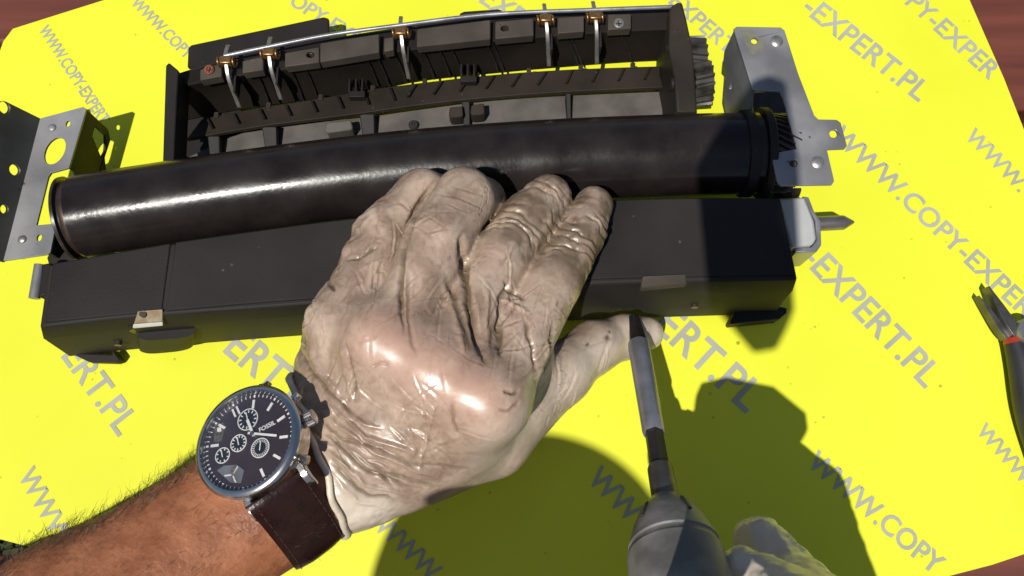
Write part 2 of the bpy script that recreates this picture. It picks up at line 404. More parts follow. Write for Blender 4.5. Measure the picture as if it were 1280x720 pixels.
# drum sleeve
DZ = 47.0; DR = 19.6
axis_px = [(102, 271.3), (150, 263), (290, 241.5), (430, 223), (550, 210.5), (700, 200), (850, 194), (945, 192)]
ax = [P(x, y, DZ) for x, y in axis_px]
b = MB(); b.tube(spline(ax, 40), DR, 72); roller = obj('roller', b, M['drum'], fu, smooth=40)
def axpt(px): # point and direction on the drum axis continued past its ends
    pts = [P(40, 282.5, DZ)] + ax + [P(1010, 191.5, DZ)]
    xs = [40] + [q[0] for q in axis_px] + [1010]
    k = max(0, min(len(xs) - 2, sum(1 for x in xs if x <= px) - 1)); t = (px - xs[k]) / (xs[k + 1] - xs[k])
    return lerp(pts[k], pts[k + 1], t)
def ringpart(name, x0, x1, prof, m, n=64):
    a, c = axpt(x0), axpt(x1); L_ = np.linalg.norm(c - a)
    b = MB(); b.lathe(a, c - a, [(h * L_, r) for h, r in prof], n); return obj(name, b, m, roller, smooth=30)
ringpart('end_ring', 95, 101.5, [(0, 12), (0, 18.4), (.3, 18.8), (1, 18.8), (1, 12)], M['bronze'])
ringpart('end_ring', 86, 94.5, [(0, 10), (0, 19.2), (.2, 20.2), (.6, 20.2), (.7, 18.0), (1, 17.8), (1, 10)], M['gear'])
ringpart('flange', 924, 938, [(0, 19.7), (0.05, 21.0), (.9, 21.0), (1, 19.7), (1, 14)], M['black'])
ringpart('flange', 938.5, 947, [(0, 14), (0, 19.2), (.9, 19.2), (1, 14)], M['brownblack'])
ringpart('flange', 947.3, 957, [(0, 14), (0, 21.6), (.15, 22.0), (.85, 22.0), (1, 21.6), (1, 14)], M['black'])

def gear(name, c, axis, r, w, teeth, twist, m, parent, depth=2.2):
    axis = np.asarray(axis, float) / np.linalg.norm(axis)
    a = np.array([0, 0, 1.0]); u = a - axis * (a @ axis); u /= np.linalg.norm(u); v = np.cross(axis, u)
    rings = []
    prof = []
    for t in range(teeth):
        for f, rr in ((0, r - depth), (.22, r - depth), (.38, r), (.62, r), (.78, r - depth)):
            prof.append(((t + f) / teeth * 2 * math.pi, rr))
    for k in range(6):
        h = (k / 5 - .5) * w; tw = twist * (k / 5)
        rings.append([np.asarray(c) + axis * h + rr * (u * math.cos(an + tw) + v * math.sin(an + tw)) for an, rr in prof])
    b = MB(); b.ring_loft(rings); return obj(name, b, m, parent, smooth=25)
b = MB(); b.plate([P(940, 116, 30), P(976, 114, 30), P(990, 160, 30), P(1000, 215, 30), P(985, 245, 30), P(950, 246, 30)], [], (0, 0, -4)); obj('shade_plate', b, M['gear'], fu)  # added dark plate that keeps bounce light from behind the gear
gear('gear', axpt(972), axpt(980) - axpt(960), 19.2, 11.5, 34, .35, M['gear'], roller)

# cover box in front of the drum: profile rows run left to right
n = 30
zt = 58
back = row([(60, 331, zt - 1), (160, 313, zt), (300, 291, zt), (430, 274, zt), (600, 258, zt), (760, 250, zt), (870, 247, zt), (976, 247, zt)], n)
ftop = row([(50, 409, zt), (160, 397, zt), (322, 385, zt), (480, 373, zt), (620, 363, zt), (740, 355, zt), (880, 351, zt), (997, 349, zt)], n)
cham = row([(53, 424, 48), (162, 412, 48), (322, 399, 48), (480, 387, 48), (620, 378, 48), (740, 370, 48), (880, 366, 48), (992, 364, 48)], n)
fbot = row([(86, 446, 6), (170, 437, 6), (322, 424, 6), (480, 413, 6), (620, 405, 6), (740, 400, 6), (880, 395.5, 6), (968, 393, 6)], n)
bbot = [q + np.array([0, 26, 0]) for q in fbot]
bmid = [np.array([q[0], q[1] - 1, 12.]) for q in back]
b = MB(); b.ring_loft([list(r) for r in zip(bmid, back, ftop, cham, fbot, bbot)])
cover = obj('cover_box', b, M['box'], fu, bevel=1.1)
# raised panel over the right three quarters of the cover
pb = row([(219, 302.5, zt + 1.2), (300, 291, zt + 1.2), (430, 274, zt + 1.2), (600, 258, zt + 1.2), (760, 250, zt + 1.2), (870, 247.3, zt + 1.2), (972, 247.3, zt + 1.2)], n)
pf = row([(207, 388.5, zt + 1.2), (322, 378.5, zt + 1.2), (480, 367, zt + 1.2), (620, 357, zt + 1.2), (740, 349, zt + 1.2), (880, 345, zt + 1.2), (992, 343, zt + 1.2)], n)
b = MB(); b.grid_solid([pb, pf], (0, 0, -2.5)); obj('top_panel', b, M['box'], cover, bevel=.6)
# narrower left panel, a touch darker
pb = row([(66, 329, zt + .7), (140, 316.5, zt + .7), (213.5, 303.6, zt + .7)], 8); pf = row([(56, 403, zt + .7), (130, 395.5, zt + .7), (202, 388.5, zt + .7)], 8)
b = MB(); b.grid_solid([pb, pf], (0, 0, -2)); obj('side_panel', b, M['black'], cover, bevel=.6)
# raised light tab on the right part of the chamfer
b = MB(); b.grid_solid([row([(803, 345, 61), (858, 342, 61)], 4), row([(801, 360, 57), (859, 356, 57)], 4)], (0, 0, -8)); obj('latch_tab', b, M['beamtop'], cover, bevel=.8)
# spring clip with white lip
b = MB(); b.grid_solid([row([(172, 389, 60), (203, 386.5, 60)], 4), row([(167, 405, 56), (203, 402, 56)], 4)], (0, 0, -1.2)); clip = obj('spring_clip', b, M['clip'], cover, bevel=.3)
b = MB(); b.grid_solid([row([(166.3, 405.3, 56.4), (203, 402.3, 56.4)], 4), row([(165.5, 410, 54), (203, 406.5, 54)], 4)], (0, 0, -1.2)); obj('lip', b, M['white'], clip, bevel=.3)
b = MB(); b.lathe(P(180, 393, 58.2), (0, 0, 1), [(0, 0.1), (0, 1.6), (1.6, 1.6), (1.6, .1)], 16); obj('rivet', b, M['tooldark'], clip)
b = MB(); b.grid_solid([row([(158, 392, 55.4), (169, 391, 55.4)], 3), row([(161, 414, 49.3), (166, 411, 49.3)], 3)], (0, 0, -6)); obj('slot', b, M['gear'], cover)
# rounded boss on the front face
c0 = P(208, 420, 38); pr = []
bo = []
for k in range(28):
    a = math.pi * 2 * k / 28; bo.append((math.copysign(abs(math.cos(a)) ** .55, math.cos(a)) * 35, math.copysign(abs(math.sin(a)) ** .8, math.sin(a)) * 9))
rings = []
for z, sc_, dy in ((40, 1.02, -2), (24, 1.0, 0), (17, .98, 2), (15, .9, 2)):
    rings.append([P(208 + x * sc_, 417 + dy + (40 - z) * .55 + y * sc_ - x * .085, z) for x, y in bo])
b = MB(); b.ring_loft(rings); obj('boss', b, M['box'], cover, smooth=40)
# hooked feet, left and right
def foot(pts, z0, z1, m=M['box']):
    b = MB(); b.plate([P(x, y, z0) for x, y in pts], [], (0, 0, z1 - z0)); return obj('foot', b, m, cover, bevel=.7)
foot([(72, 434), (92, 441), (140, 443), (140, 436), (150, 450), (146, 453), (110, 452)], 8, 1.6)
foot([(917, 380), (966, 376), (974, 383), (984, 385), (984, 391), (974, 399), (914, 405), (912, 403), (918, 394)], 12, 2)
for x, y in ((148, 428), (868, 381)):
    b = MB(); q = P(x, y, 28); b.tube([q + np.array([0, 2.0, 0]), q + np.array([0, -1.5, .2])], 1.7, 14); obj('peg_hole', b, M['gear'], cover)
# pin on the left end
b = MB(); b.tube([P(50, 331, 40), P(43, 373, 40)], 2.6, 14); obj('pin', b, M['steel'], fu, smooth=40)
b = MB(); b.grid_solid([row([(52, 330, 46), (64, 328, 46)], 3), row([(48, 372, 46), (60, 368, 46)], 3)], (0, 0, -20)); obj('end_block', b, M['black'], fu, bevel=.8)

b = MB(); b.plate([P(x, y, 26) for x, y in [(74, 296), (84, 262), (112, 300), (120, 322), (62, 336), (58, 322)]], [], (0, 0, -12)); obj('bearing_cover', b, M['black'], fu, bevel=.8)
# right hand block and pointed shaft
b = MB(); b.plate([P(972, 248, 46), P(1006, 246, 46), P(1018, 276, 46), P(1021, 298, 46), P(1016, 306, 46), P(990, 309, 46)], [], (0, 0, -24)); blk = obj('bearing_block', b, M['pale'], fu, bevel=1.2)
b = MB(); b.plate([P(1003, 245, 43), P(1011, 246, 43), P(1017, 262, 43), P(1026, 276, 43), P(1027, 306, 43), P(1021, 315, 43), P(994, 316, 43), P(993, 311, 43), P(1014, 309, 43), P(1021, 300, 43), P(1019, 276, 43)], [], (0, 0, -26)); obj('rim', b, M['tool'], blk, bevel=.6)
A = P(1018, 280, 34); B = P(1068, 277.5, 34); L_ = np.linalg.norm(B - A)
b = MB(); b.lathe(A, B - A, [(0, 3.6), (L_ * .70, 3.6), (L_ * .74, 3.45), (L_ * .98, .7), (L_, .2)], 24); obj('shaft', b, mat('grey_steel_shaft', (.22, .19, .17), (.3, .27, .25), rough=.35, metal=.8, scale=200), fu, smooth=30)

# left bracket: flat zinc plate, wall up on its outer side, wall down on its inner side
ZL = 36.0
def arc(c, r, a0, a1, n=5): return [(c[0] + r * math.cos(math.radians(lerp(a0, a1, k / (n - 1)))), c[1] + r * math.sin(math.radians(lerp(a0, a1, k / (n - 1))))) for k in range(n)]
outer = [(50, 148), (104, 133.5), (108, 136), (106, 142), (87, 207), (86, 210), (64, 216), (60.5, 221), (45.5, 281.5), (68, 279.5), (69.5, 282), (63, 315), (60, 318), (4, 326), (16, 280)]
b = MB()
hole = [P(68.7 + 11.3 * math.cos(a) * .87 + 18.3 * math.sin(a) * .5, 188.5 + 11.3 * math.cos(a) * .5 - 18.3 * math.sin(a) * .87, ZL) for a in [2 * math.pi * k / 24 for k in range(24)]]
h2 = circle_px(85, 154.5, 2.6, 3.9, ZL, 14, .3); h3 = circle_px(49, 297, 3, 4.4, ZL, 14, .3)
b.plate([P(x, y, ZL) for x, y in outer], [hole, h2, h3], (0, 0, -1.4)); lb = obj('bracket', b, M['steel'], fu, bevel=.35)
lb['label'] = 'left zinc bracket with large round hole and raised outer wall'
b = MB()
q0, q1 = P(50, 148, ZL), P(3, 327, ZL); w0, w1 = P(3.5, 111, ZL + 30), None
d = q1 - q0; e = np.array([0, 0, 1.0])
def wl(u, z): return q0 + d * u + e * (z - 1.2) + np.array([.5 - .35 * z, 0, 0])
def whole(px, py, rx, ry):
    # the hole in the wall plane seen at this place
    best = None
    for u in np.linspace(-.1, 1.1, 121):
        for z in np.linspace(0, 60, 61):
            X = wl(u, z); a, c = proj(X)
            dd = (a - px) ** 2 + (c - py) ** 2
            if best is None or dd < best[0]: best = (dd, u, z)
    u, z = best[1:]; Lw = np.linalg.norm(d)
    return [wl(u + rx * math.cos(a) / Lw, z + ry * math.sin(a)) for a in [2 * math.pi * k / 16 for k in range(16)]]
wo = [wl(0, 0), wl(0, 20), wl(.02, 23), wl(.06, 24.5), wl(.5, 30), wl(1.0, 32), wl(1.0, 0)]
b.plate(wo, [whole(6, 135, 3.0, 3.0), whole(19, 213, 2.7, 3.0), whole(6, 262, 2.2, 2.2)], (-1.4, 0, 0))
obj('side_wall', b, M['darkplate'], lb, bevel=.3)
b = MB(); f0, f1 = P(107, 135, ZL - .3), P(86.5, 209, ZL - .3)
dz = np.array([0, 0, -1.0]); dd = f1 - f0
def wr(u, z): return f0 + dd * u + dz * z
wo = [wr(0, 0), wr(0, 26), wr(.13, 31), wr(.45, 30), wr(.62, 34.5), wr(1.9, 34.5), wr(1.9, 26), wr(1.2, 18), wr(1, 6), wr(1, 0)]
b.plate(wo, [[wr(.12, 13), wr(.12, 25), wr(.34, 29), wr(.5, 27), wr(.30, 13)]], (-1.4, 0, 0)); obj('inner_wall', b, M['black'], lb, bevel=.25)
b = MB(); f0b, f1b = P(69, 281, ZL - .3), P(62, 316, ZL - .3)
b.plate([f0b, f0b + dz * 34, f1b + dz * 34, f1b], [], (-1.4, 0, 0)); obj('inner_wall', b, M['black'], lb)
def rivet(px, py, z, r, parent, m=M['bright']):
    b = MB(); b.lathe(P(px, py, z), (0, 0, 1), [(-.5, r), (.3, r), (.75, r * .75), (1.0, r * .35), (1.0, .05)], 20); return obj('rivet', b, m, parent, smooth=50)
rivet(65, 160, ZL, 2.1, lb, M['steel']); rivet(28, 299.5, ZL, 2.1, lb)

# right bracket
ZR = 66.0
ro = [(917, 36), (921, 33), (976, 34), (981, 38), (998, 92), (1018, 144), (1023, 149), (1046, 149.5), (1051, 153), (1059, 182), (1056, 186), (1034, 187), (1043, 226), (1040, 231), (976, 232), (972, 228), (964, 192), (996, 186), (979, 122), (975, 114), (944, 113), (941, 112)]
b = MB(); b.plate([P(x, y, ZR) for x, y in ro], [circle_px(943, 51, 4.2, 3.6, ZR, 16), circle_px(1042, 167, 5, 5, ZR, 16), circle_px(992, 204, 5.2, 4.6, ZR, 16)], (0, 0, -1.5))
rb = obj('bracket', b, M['steel'], fu, bevel=.35); rb['label'] = 'right zinc bracket with notch around the gear and side tab'
f0, f1 = P(918.5, 35, ZR - .3), P(942, 112, ZR - .3); dd = f1 - f0
b = MB(); b.plate([wr2 for wr2 in [f0, f0 + dz * 22, f0 + dd * .12 + dz * 30, f0 + dd * .22 + dz * 27, f0 + dd * .5 + dz * 44, f0 + dd * 1.15 + dz * 48, f0 + dd * 1.15 + dz * 12, f1 + dz * 6, f1]],
                  [[f0 + dd * (.52 + .035 * math.cos(a)) + dz * (27 + 3 * math.sin(a)) for a in [2 * math.pi * k / 14 for k in range(14)]]], (1.5, 0, 0))
obj('side_wall', b, M['steel'], rb, bevel=.3)
rivet(971, 51.5, ZR, 3.0, rb); rivet(1022, 203, ZR, 3.0, rb)
b = MB(); b.plate([P(x, y, ZR + .05) for x, y in [(925, 38), (936, 37), (945, 42), (954, 52), (955, 60), (951, 67), (944, 69), (937, 66), (932, 55)]], [circle_px(943, 51, 4.6, 4.0, ZR + .05, 16)], (0, 0, .08)); obj('grease_stain', b, M['stain'], rb)
b = MB(); b.grid_solid([row([(968, 234, 44), (1004, 234, 44)], 3), row([(969, 246, 40), (1000, 246, 40)], 3)], (0, 0, -18)); obj('bush_holder', b, M['gear'], fu, bevel=1)
b = MB(); b.tube([P(992, 204, ZR - 9), P(992, 204, ZR - 3)], 2.4, 16); obj('stud', b, M['tooldark'], rb)

# ------------------------------------------------------------------ separator frame behind the drum
fr = root('separator_frame', P(530, 110), 'dark brown frame with five brass-sprung claws lying behind the black roller', 'frame')
n = 30
ztop = 40
U = [(215, 96), (280, 76), (345, 62), (413, 50), (503, 36), (610, 22), (680, 16), (745, 12), (838, 10)]
Lw_ = [(213, 108), (280, 95), (345, 85.5), (413, 76.5), (503, 61), (607, 50), (680, 43.5), (767, 37), (840, 34)]
rowU = row([(x, y, ztop - 6) for x, y in U], n); rowL = row([(x, y, ztop - 4) for x, y in Lw_], n)
# beam with concave front: cross-section rows
r1 = row([(x + 2, y + 3, ztop - 5) for x, y in Lw_], n)
r2 = row([(x + 8, y + 14, ztop - 16) for x, y in Lw_], n); r3 = row([(x + 14, y + 28, ztop - 25) for x, y in Lw_], n); r4 = row([(x + 18, y + (42 if x < 450 else 39.0), ztop - 33) for x, y in Lw_], n)
b = MB(); b.grid_solid([rowU, rowL, r1, r2, r3, r4], [(0, 0, -3), (0, 0, -3), (0, 2.5, -1.5), (0, 2.5, -1), (0, 2.5, -.5), (0, 2.5, 0)]); beam = obj('beam', b, M['beamdark'], fr, smooth=45)
b = MB(); b.grid_solid([[q + np.array([0, 1, -4]) for q in rowU], [np.array([q[0], q[1] + 2, 2.0]) for q in rowU]], (0, 2.5, 0)); obj('rear_wall', b, M['black'], fr)
# raised blocks along the beam, with gaps where the claws sit
def yU(x): return float(np.interp(x, [q[0] for q in U], [q[1] for q in U]))
def yL(x): return float(np.interp(x, [q[0] for q in Lw_], [q[1] for q in Lw_]))
for x0, x1, du, hole in ((250, 277, 2, 0), (303, 329, 5, 0), (356, 399, 6, 388), (400, 474, 2, 0), (480, 492, 8, 0), (521, 613, 3, 0), (619, 667, 6, 631), (697, 730, 7, 0), (760, 789, 6, 0)):
    A = [(x0, yU(x0) + du), (x1, yU(x1) + du), (x1, yL(x1) - .5), (x0, yL(x0) - .5)]
    hl = [circle_px(hole, (yU(hole) + yL(hole)) / 2 + 1, 5.2, 3.8, ztop + 1, 16)] if hole else []
    b = MB(); b.plate([P(x, y, ztop + 1) for x, y in A], hl, (0, 0, -6.5)); obj('block', b, M['beamtop'], beam, bevel=.5)
    if hole:
        b = MB(); c = P(hole + 2, (yU(hole) + yL(hole)) / 2 + 1, ztop - 4); b.lathe(c, (0, 0, 1), [(0, 1.2), (3, 1.2), (3.4, .6), (3.4, .05)], 14); obj('pin', b, M['bright'], beam)
# ribs on the concave front
for x in (300, 318, 330, 360, 378, 455, 468, 490, 525, 545, 560, 605, 612, 705, 710, 772, 300):
    t = (x - 213) / (840 - 213)
    y = yL(x)
    b = MB(); pts = [P(x + 2, y + 3, ztop - 4.2), P(x + 8, y + 14, ztop - 14.5), P(x + 14, y + 28, ztop - 23.5), P(x + 18, y + 41, ztop - 30)]
    for q in pts: pass
    b.grid_solid([[q + np.array([-.5, 0, 0]) for q in pts], [q + np.array([.5, 0, 0]) for q in pts]], (0, 1.6, -1.6)); obj('rib', b, M['black'], beam)
# steel rod
rod = row([(280, 70, 44), (345, 56.5, 44), (413, 43.5, 44), (500, 31.5, 44), (613, 18, 44), (747, 12, 44), (842, 8.5, 44)], 30)
b = MB(); b.tube(rod, 1.05, 12); obj('rod', b, M['tool'], fr, smooth=40)
# separator claws with brass springs: build one, copy it
def claw(c):
    b = MB()
    pts = [c + np.array([-.8, 10.5, 3.0]), c + np.array([-.5, 5.0, 6.0]), c + np.array([0, 0, 6.5]), c + np.array([.8, -8, 3.0]), c + np.array([1.6, -13, -6]), c + np.array([2.2, -16.5, -13])]
    sp = spline(pts, 14)
    b.grid_solid([[q + np.array([-1.0, 0, 0]) for q in sp], [q + np.array([1.0, 0, 0]) for q in sp]], (0, .9, -2.2))
    o = obj('claw', b, M['bright'], fr, bevel=.3, at=c)
    b = MB(); h = []
    for k in range(90):
        a = k / 90 * 2 * math.pi * 6; h.append(c + np.array([-4.5 + 9 * k / 89, 2.2 * math.cos(a), 4.2 + 2.6 * math.sin(a)]))
    b.tube(h, .5, 6); s = obj('spring', b, M['brass'], o, smooth=60); s.location = (0, 0, 0)
    for v in s.data.vertices: pass
    b = MB(); b.box(c + np.array([0, 0, 5.2]), (5.5, 4.2, 4.6)); w = obj('clamp', b, M['brass'], o, bevel=.5); w.location = (0, 0, 0)
    b = MB(); b.box(c + np.array([3.0, -9.0, -4.5]), (1.2, 9, 8)); w = obj('guard', b, M['black'], o, bevel=.3); w.location = (0, 0, 0)
    return o
cp = [(287, 83), (340, 73), (503, 47), (682, 31), (743, 28)]
ctrs = [P(x, y, 38) for x, y in cp]
c0 = claw(ctrs[0])
for c in ctrs[1:]:
    clone(c0, fr, c - ctrs[0])
# screws
def screw(px, py, z, r, m):
    b = MB(); b.lathe(P(px, py, z), (0, 0, 1), [(0, r), (1.1, r), (1.6, r * .8), (1.6, r * .45), (.9, r * .4), (.9, .05)], 22); s = obj('screw', b, m, fr, smooth=40)
    b = MB(); b.box(P(px, py, z + 1.3), (r * 1.1, .5, .8)); b.box(P(px, py, z + 1.3), (.5, r * 1.1, .81)); obj('cross_slot', b, M['tooldark'], s)
screw(262, 88, ztop + .8, 2.6, M['rust']); screw(773.5, 30, ztop + .8, 2.8, M['bright'])
# flat tail plate behind the left half
b = MB(); b.plate([P(x, y, 22) for x, y in [(234, 84), (235, 60), (239, 56), (404, 21), (411, 23), (412, 60), (300, 84)]], [], (0, 0, -2.5)); obj('tail_plate', b, M['box'], fr, bevel=.6)
b = MB(); b.plate([P(x, y, 24) for x, y in [(574, 17), (580, 14), (622, 11), (628, 13), (627, 20), (580, 24)]], [], (0, 0, -5)); obj('tail_plate', b, M['black'], fr, bevel=.6)
# slotted guide comb
cu = [(252, 149), (310, 137), (400, 123), (480, 109), (607, 94), (700, 87), (800, 83), (842, 82)]
cl = [(233, 174), (323, 158), (447, 142), (520, 131.5), (607, 122), (707, 114.5), (800, 110), (846, 108)]
cu2 = spline(cu, 20); cl2 = spline(cl, 20)
rows = [[P(x, y + (.4 if x > 450 else 0), 15) for x, y in cu2], [P(x, y, 19) for x, y in cl2], [P(x + .3, y + 3.5, 16) for x, y in cl2]]
b = MB(); b.grid_solid(rows, [(0, 0, -2), (0, 1.5, -2), (0, 2, 0)]); comb = obj('guide_comb', b, M['brownblack'], fr, bevel=.3)
def ycu(x): return float(np.interp(x, [q[0] for q in cu], [q[1] for q in cu]))
def ycl(x): return float(np.interp(x, [q[0] for q in cl], [q[1] for q in cl]))
for k in range(18):
    x = 262 + k * 32.5
    a = P(x - 2, ycu(x) + 3, 16.2); lean = 4 if x < 500 else (-12 if x < 700 else -9)
    c = P(x + lean, (ycu(x) * .35 + ycl(x) * .65), 18.6)
    b = MB(); b.grid_solid([[a + np.array([-.6, 0, 0]), a + np.array([.6, 0, 0])], [c + np.array([-.6, 0, 0]), c + np.array([.6, 0, 0])]], (0, 0, 1.6)); obj('fin', b, M['black'], comb)
    if k % 2 == 0:
        q = P(x + 9, ycu(x + 9) - .5, 15); b = MB(); b.box(q, (2.4, 3.2, 2.4)); obj('tooth', b, M['brownblack'], comb, bevel=.2)
# small black combs that bridge the slot
for x, y in ((446, 113), (585, 94)):
    b = MB()
    for i in range(3): b.box(P(x - 8 + i * 8, y - 3, 18), (1.2, 7.5, 7))
    b.box(P(x + 1, y + 7, 19), (8.5, 3.4, 5)); obj('bridge', b, M['dusty'] if False else M['black'], fr, bevel=.3)
# lower shelf, dusted grey, with struts
su = [(228, 200), (323, 160), (447, 148), (520, 138), (607, 127), (707, 120), (845, 114)]
sd = [(232, 232), (323, 218), (447, 200), (520, 190), (607, 180), (707, 170), (846, 160)]
b = MB(); b.grid_solid([row([(x, y, 9) for x, y in su], 20), row([(x, y, 9) for x, y in sd], 20)], (0, 0, -3)); obj('shelf', b, M['dusty'], fr)
for x, y, w in ((268, 188, 9), (338, 172, 11), (460, 155, 11), (583, 142, 6), (711, 128, 4), (838, 125, 5)):
    a = P(x, y - 10, 28); b = MB()
    b.grid_solid([[P(x - w, ycl(x) + 2, 17), P(x + w * .7, ycl(x) + 2, 17)], [P(x - w * .4, y + 30, 12), P(x + w * .8, y + 30, 12)]], (0, 0, -12)); obj('strut', b, M['black'], fr, bevel=.5)
for x, y in ((424, 157), (570, 139), (597, 136)):
    b = MB(); b.plate([P(x + dx, y + dy, 20) for dx, dy in ((-17, -3), (15, -7), (17, 3), (14, 5), (-15, 9), (-18, 5))] if x < 500 else [P(x + dx, y + dy, 20) for dx, dy in ((-8, -5), (8, -7), (9, 5), (6, 7), (-7, 8), (-9, 4))], [], (0, 0, -9)); obj('lug', b, M['dusty'] if x < 500 else M['brownblack'], fr, bevel=.8)
screw(517, 157, 10, 2.6, M['tooldark'])
# end plates
b = MB(); b.grid_solid([row([(216, 128, 5), (300, 118, 5)], 3), row([(214, 206, 5), (300, 206, 5)], 3)], (0, 0, -3)); obj('floor_plate', b, M['black'], fr)
b = MB(); b.plate([P(x, y, 44) for x, y in [(207, 82), (211, 78), (223, 88), (221, 120), (217, 205), (203, 208)]], [], (0, 0, -17)); obj('end_plate', b, M['black'], fr, bevel=.6)
b = MB(); b.tube([P(221, 176, 30), P(216, 184, 30), P(220, 195, 30), P(236, 200, 28)], 1.5, 10); obj('wire_loop', b, M['brownblack'], fr, smooth=50)
b = MB(); b.plate([P(x, y, 46) for x, y in [(838, 8), (846, 3), (853, 3), (858, 22), (866, 60), (871, 128), (871, 140), (846, 140), (843, 96), (836, 60)]], [], (0, 0, -44.3)); obj('end_plate', b, M['brownblack'], fr, bevel=1)
b = MB(); b.tube([P(838, 105, 41), P(856, 104, 41)], 3.4, 18); obj('pivot', b, M['brownblack'], fr, smooth=40)
b = MB(); b.grid_solid([row([(832, 56, 42), (842, 56, 42)], 3), row([(841, 104, 38), (846, 103, 38)], 3)], (0, 0, -12)); obj('lever', b, M['black'], fr, bevel=.6)
gd = np.array([1.0, .06, 0])
gear('gear', P(869, 72, 30), gd, 11, 9, 15, .14, M['gear_worn'], fr, 2.0)
gear('gear', P(876, 104, 30), gd, 11.5, 9.5, 15, -.14, M['gear_worn'], fr, 2.0)

# ------------------------------------------------------------------ pliers at the right edge
pl = root('pliers', P(1262, 420), 'long-nose pliers with black and red grips lying open at the right edge', 'pliers')
b = MB(); b.grid_solid([row([(1224, 369, 9), (1238, 385, 10), (1256, 408, 11), (1266, 422, 11)], 10), row([(1224.4, 370, 9), (1236, 390, 10), (1250, 413, 11), (1259, 424, 11)], 10)], (0, 0, -6)); obj('jaw', b, M['jaw'], pl, bevel=.6)
b = MB(); b.grid_solid([row([(1236.5, 357, 12), (1256, 382, 13), (1271, 402, 14), (1286, 416, 14)], 10), row([(1236.2, 358, 12), (1247, 385, 13), (1258, 406, 14), (1268, 420, 14)], 10)], (0, 0, -7)); obj('jaw', b, M['jaw'], pl, bevel=.6)
b = MB(); b.lathe(P(1277, 417, 8), (0, 0, 1), [(0, 6.5), (7, 6.5), (8.4, 5.8), (8.4, .1)], 24); obj('pivot', b, M['tool'], pl, smooth=40)
def grip(pts):
    c = [P(*p[:3]) for p in pts]; sp = spline([np.append(q, p[3]) for q, p in zip(c, pts)], 22)
    b = MB(); b.tube([q[:3] for q in sp], [q[3] for q in sp], 18); o = obj('handle', b, M['rubber'], pl, smooth=60)
    b = MB(); b.tube([sp[0][:3] - (sp[1][:3] - sp[0][:3]) * .9, sp[0][:3] + (sp[1][:3] - sp[0][:3]) * .25], [sp[0][3] * .9, sp[0][3] * 1.06], 18); obj('collar', b, M['orange'], o, smooth=60)
grip([(1268, 427, 9, 5.0), (1278, 460, 9, 6.5), (1288, 520, 9, 6.8), (1308, 590, 9, 6), (1326, 650, 9, 5)])
grip([(1292, 424, 9, 5.0), (1318, 455, 9, 6.5), (1352, 510, 9, 6.8), (1385, 570, 9, 6), (1400, 630, 9, 5)])

# ------------------------------------------------------------------ power screwdriver
TIP = P(793, 402, 36); NOSE = P(833, 630, 98)
dv = NOSE - TIP; Ld = np.linalg.norm(dv); dn = dv / Ld
dr = root('power_screwdriver', NOSE, 'scuffed grey power screwdriver with long steel bit pressed against the cover', 'screwdriver')
def ry(py): # distance along the tool axis for a row of the photograph
    lo, hi = -.5, 3
    for _ in range(50):
        t = (lo + hi) / 2
        if proj(TIP + dv * t)[1] < py: lo = t
        else: hi = t
    return (lo + hi) / 2 * Ld
def rad(w, py): # radius from a width in pixels
    X = TIP + dn * ry(py); return w / 2 * ((X - CAMP) @ FW) / FOC
b = MB(); b.lathe(TIP, dn, [(ry(397), rad(14, 397)), (ry(420), rad(21, 420)), (ry(430), rad(23, 430)), (ry(433), rad(20, 433))], 6); obj('bit', b, M['tooldark'], dr)
b = MB(); b.lathe(TIP, dn, [(ry(429), rad(20, 429)), (ry(430), rad(26, 430)), (ry(434), rad(27, 434)), (ry(538), rad(28.5, 538)), (ry(541), rad(27, 541)), (ry(541), 1)], 28); obj('bit_holder', b, M['tool'], dr, smooth=30)
b = MB(); b.lathe(TIP, dn, [(ry(540), rad(24, 540)), (ry(586), rad(25, 586))], 6); obj('hex_shank', b, M['tooldark'], dr)
b = MB(); b.lathe(TIP, dn, [(ry(584), rad(30, 584)), (ry(586), rad(32, 586)), (ry(634), rad(35, 634))], 28); obj('collar', b, mat('grey_collar', (.07, .068, .066), (.12, .115, .11), rough=.4, metal=.6, scale=120), dr, smooth=30)
b = MB(); b.lathe(TIP, dn, [(ry(626), rad(36, 626)), (ry(627), rad(44, 627)), (ry(632), rad(52, 632)), (ry(640), rad(70, 640)), (ry(660), rad(94, 660)), (ry(680), rad(112, 680)), (ry(684), rad(115, 684)), (ry(686), rad(112, 686)), (ry(690), rad(113, 690)), (ry(695), rad(121, 695)), (ry(760), rad(134, 760)), (ry(764), rad(128, 764))], 40)
obj('chuck', b, M['chuck'], dr, smooth=30)
for px_, w_ in ((824, 0), (886, 1)):
    t_ = ry(652); X_ = TIP + dn * t_; rr_ = rad(84, 652)
    sd_ = np.cross(dn, np.array([0, 0, 1.0])); sd_ /= np.linalg.norm(sd_); upv_ = np.cross(sd_, dn)
    an_ = math.radians(112 if w_ == 0 else 38)
    q_ = X_ + (sd_ * math.cos(an_) + upv_ * math.sin(an_)) * (rr_ - .3) * (1 if sd_[0] > 0 else 1)
    b = MB(); b.box(q_, (1.6, 9, 2.2), np.array([np.cross(dn, (sd_ * math.cos(an_) + upv_ * math.sin(an_))), dn * .9 + (sd_ * math.cos(an_) + upv_ * math.sin(an_)) * .42, (sd_ * math.cos(an_) + upv_ * math.sin(an_))])); obj('slot', b, M['gear'], dr, bevel=.4)
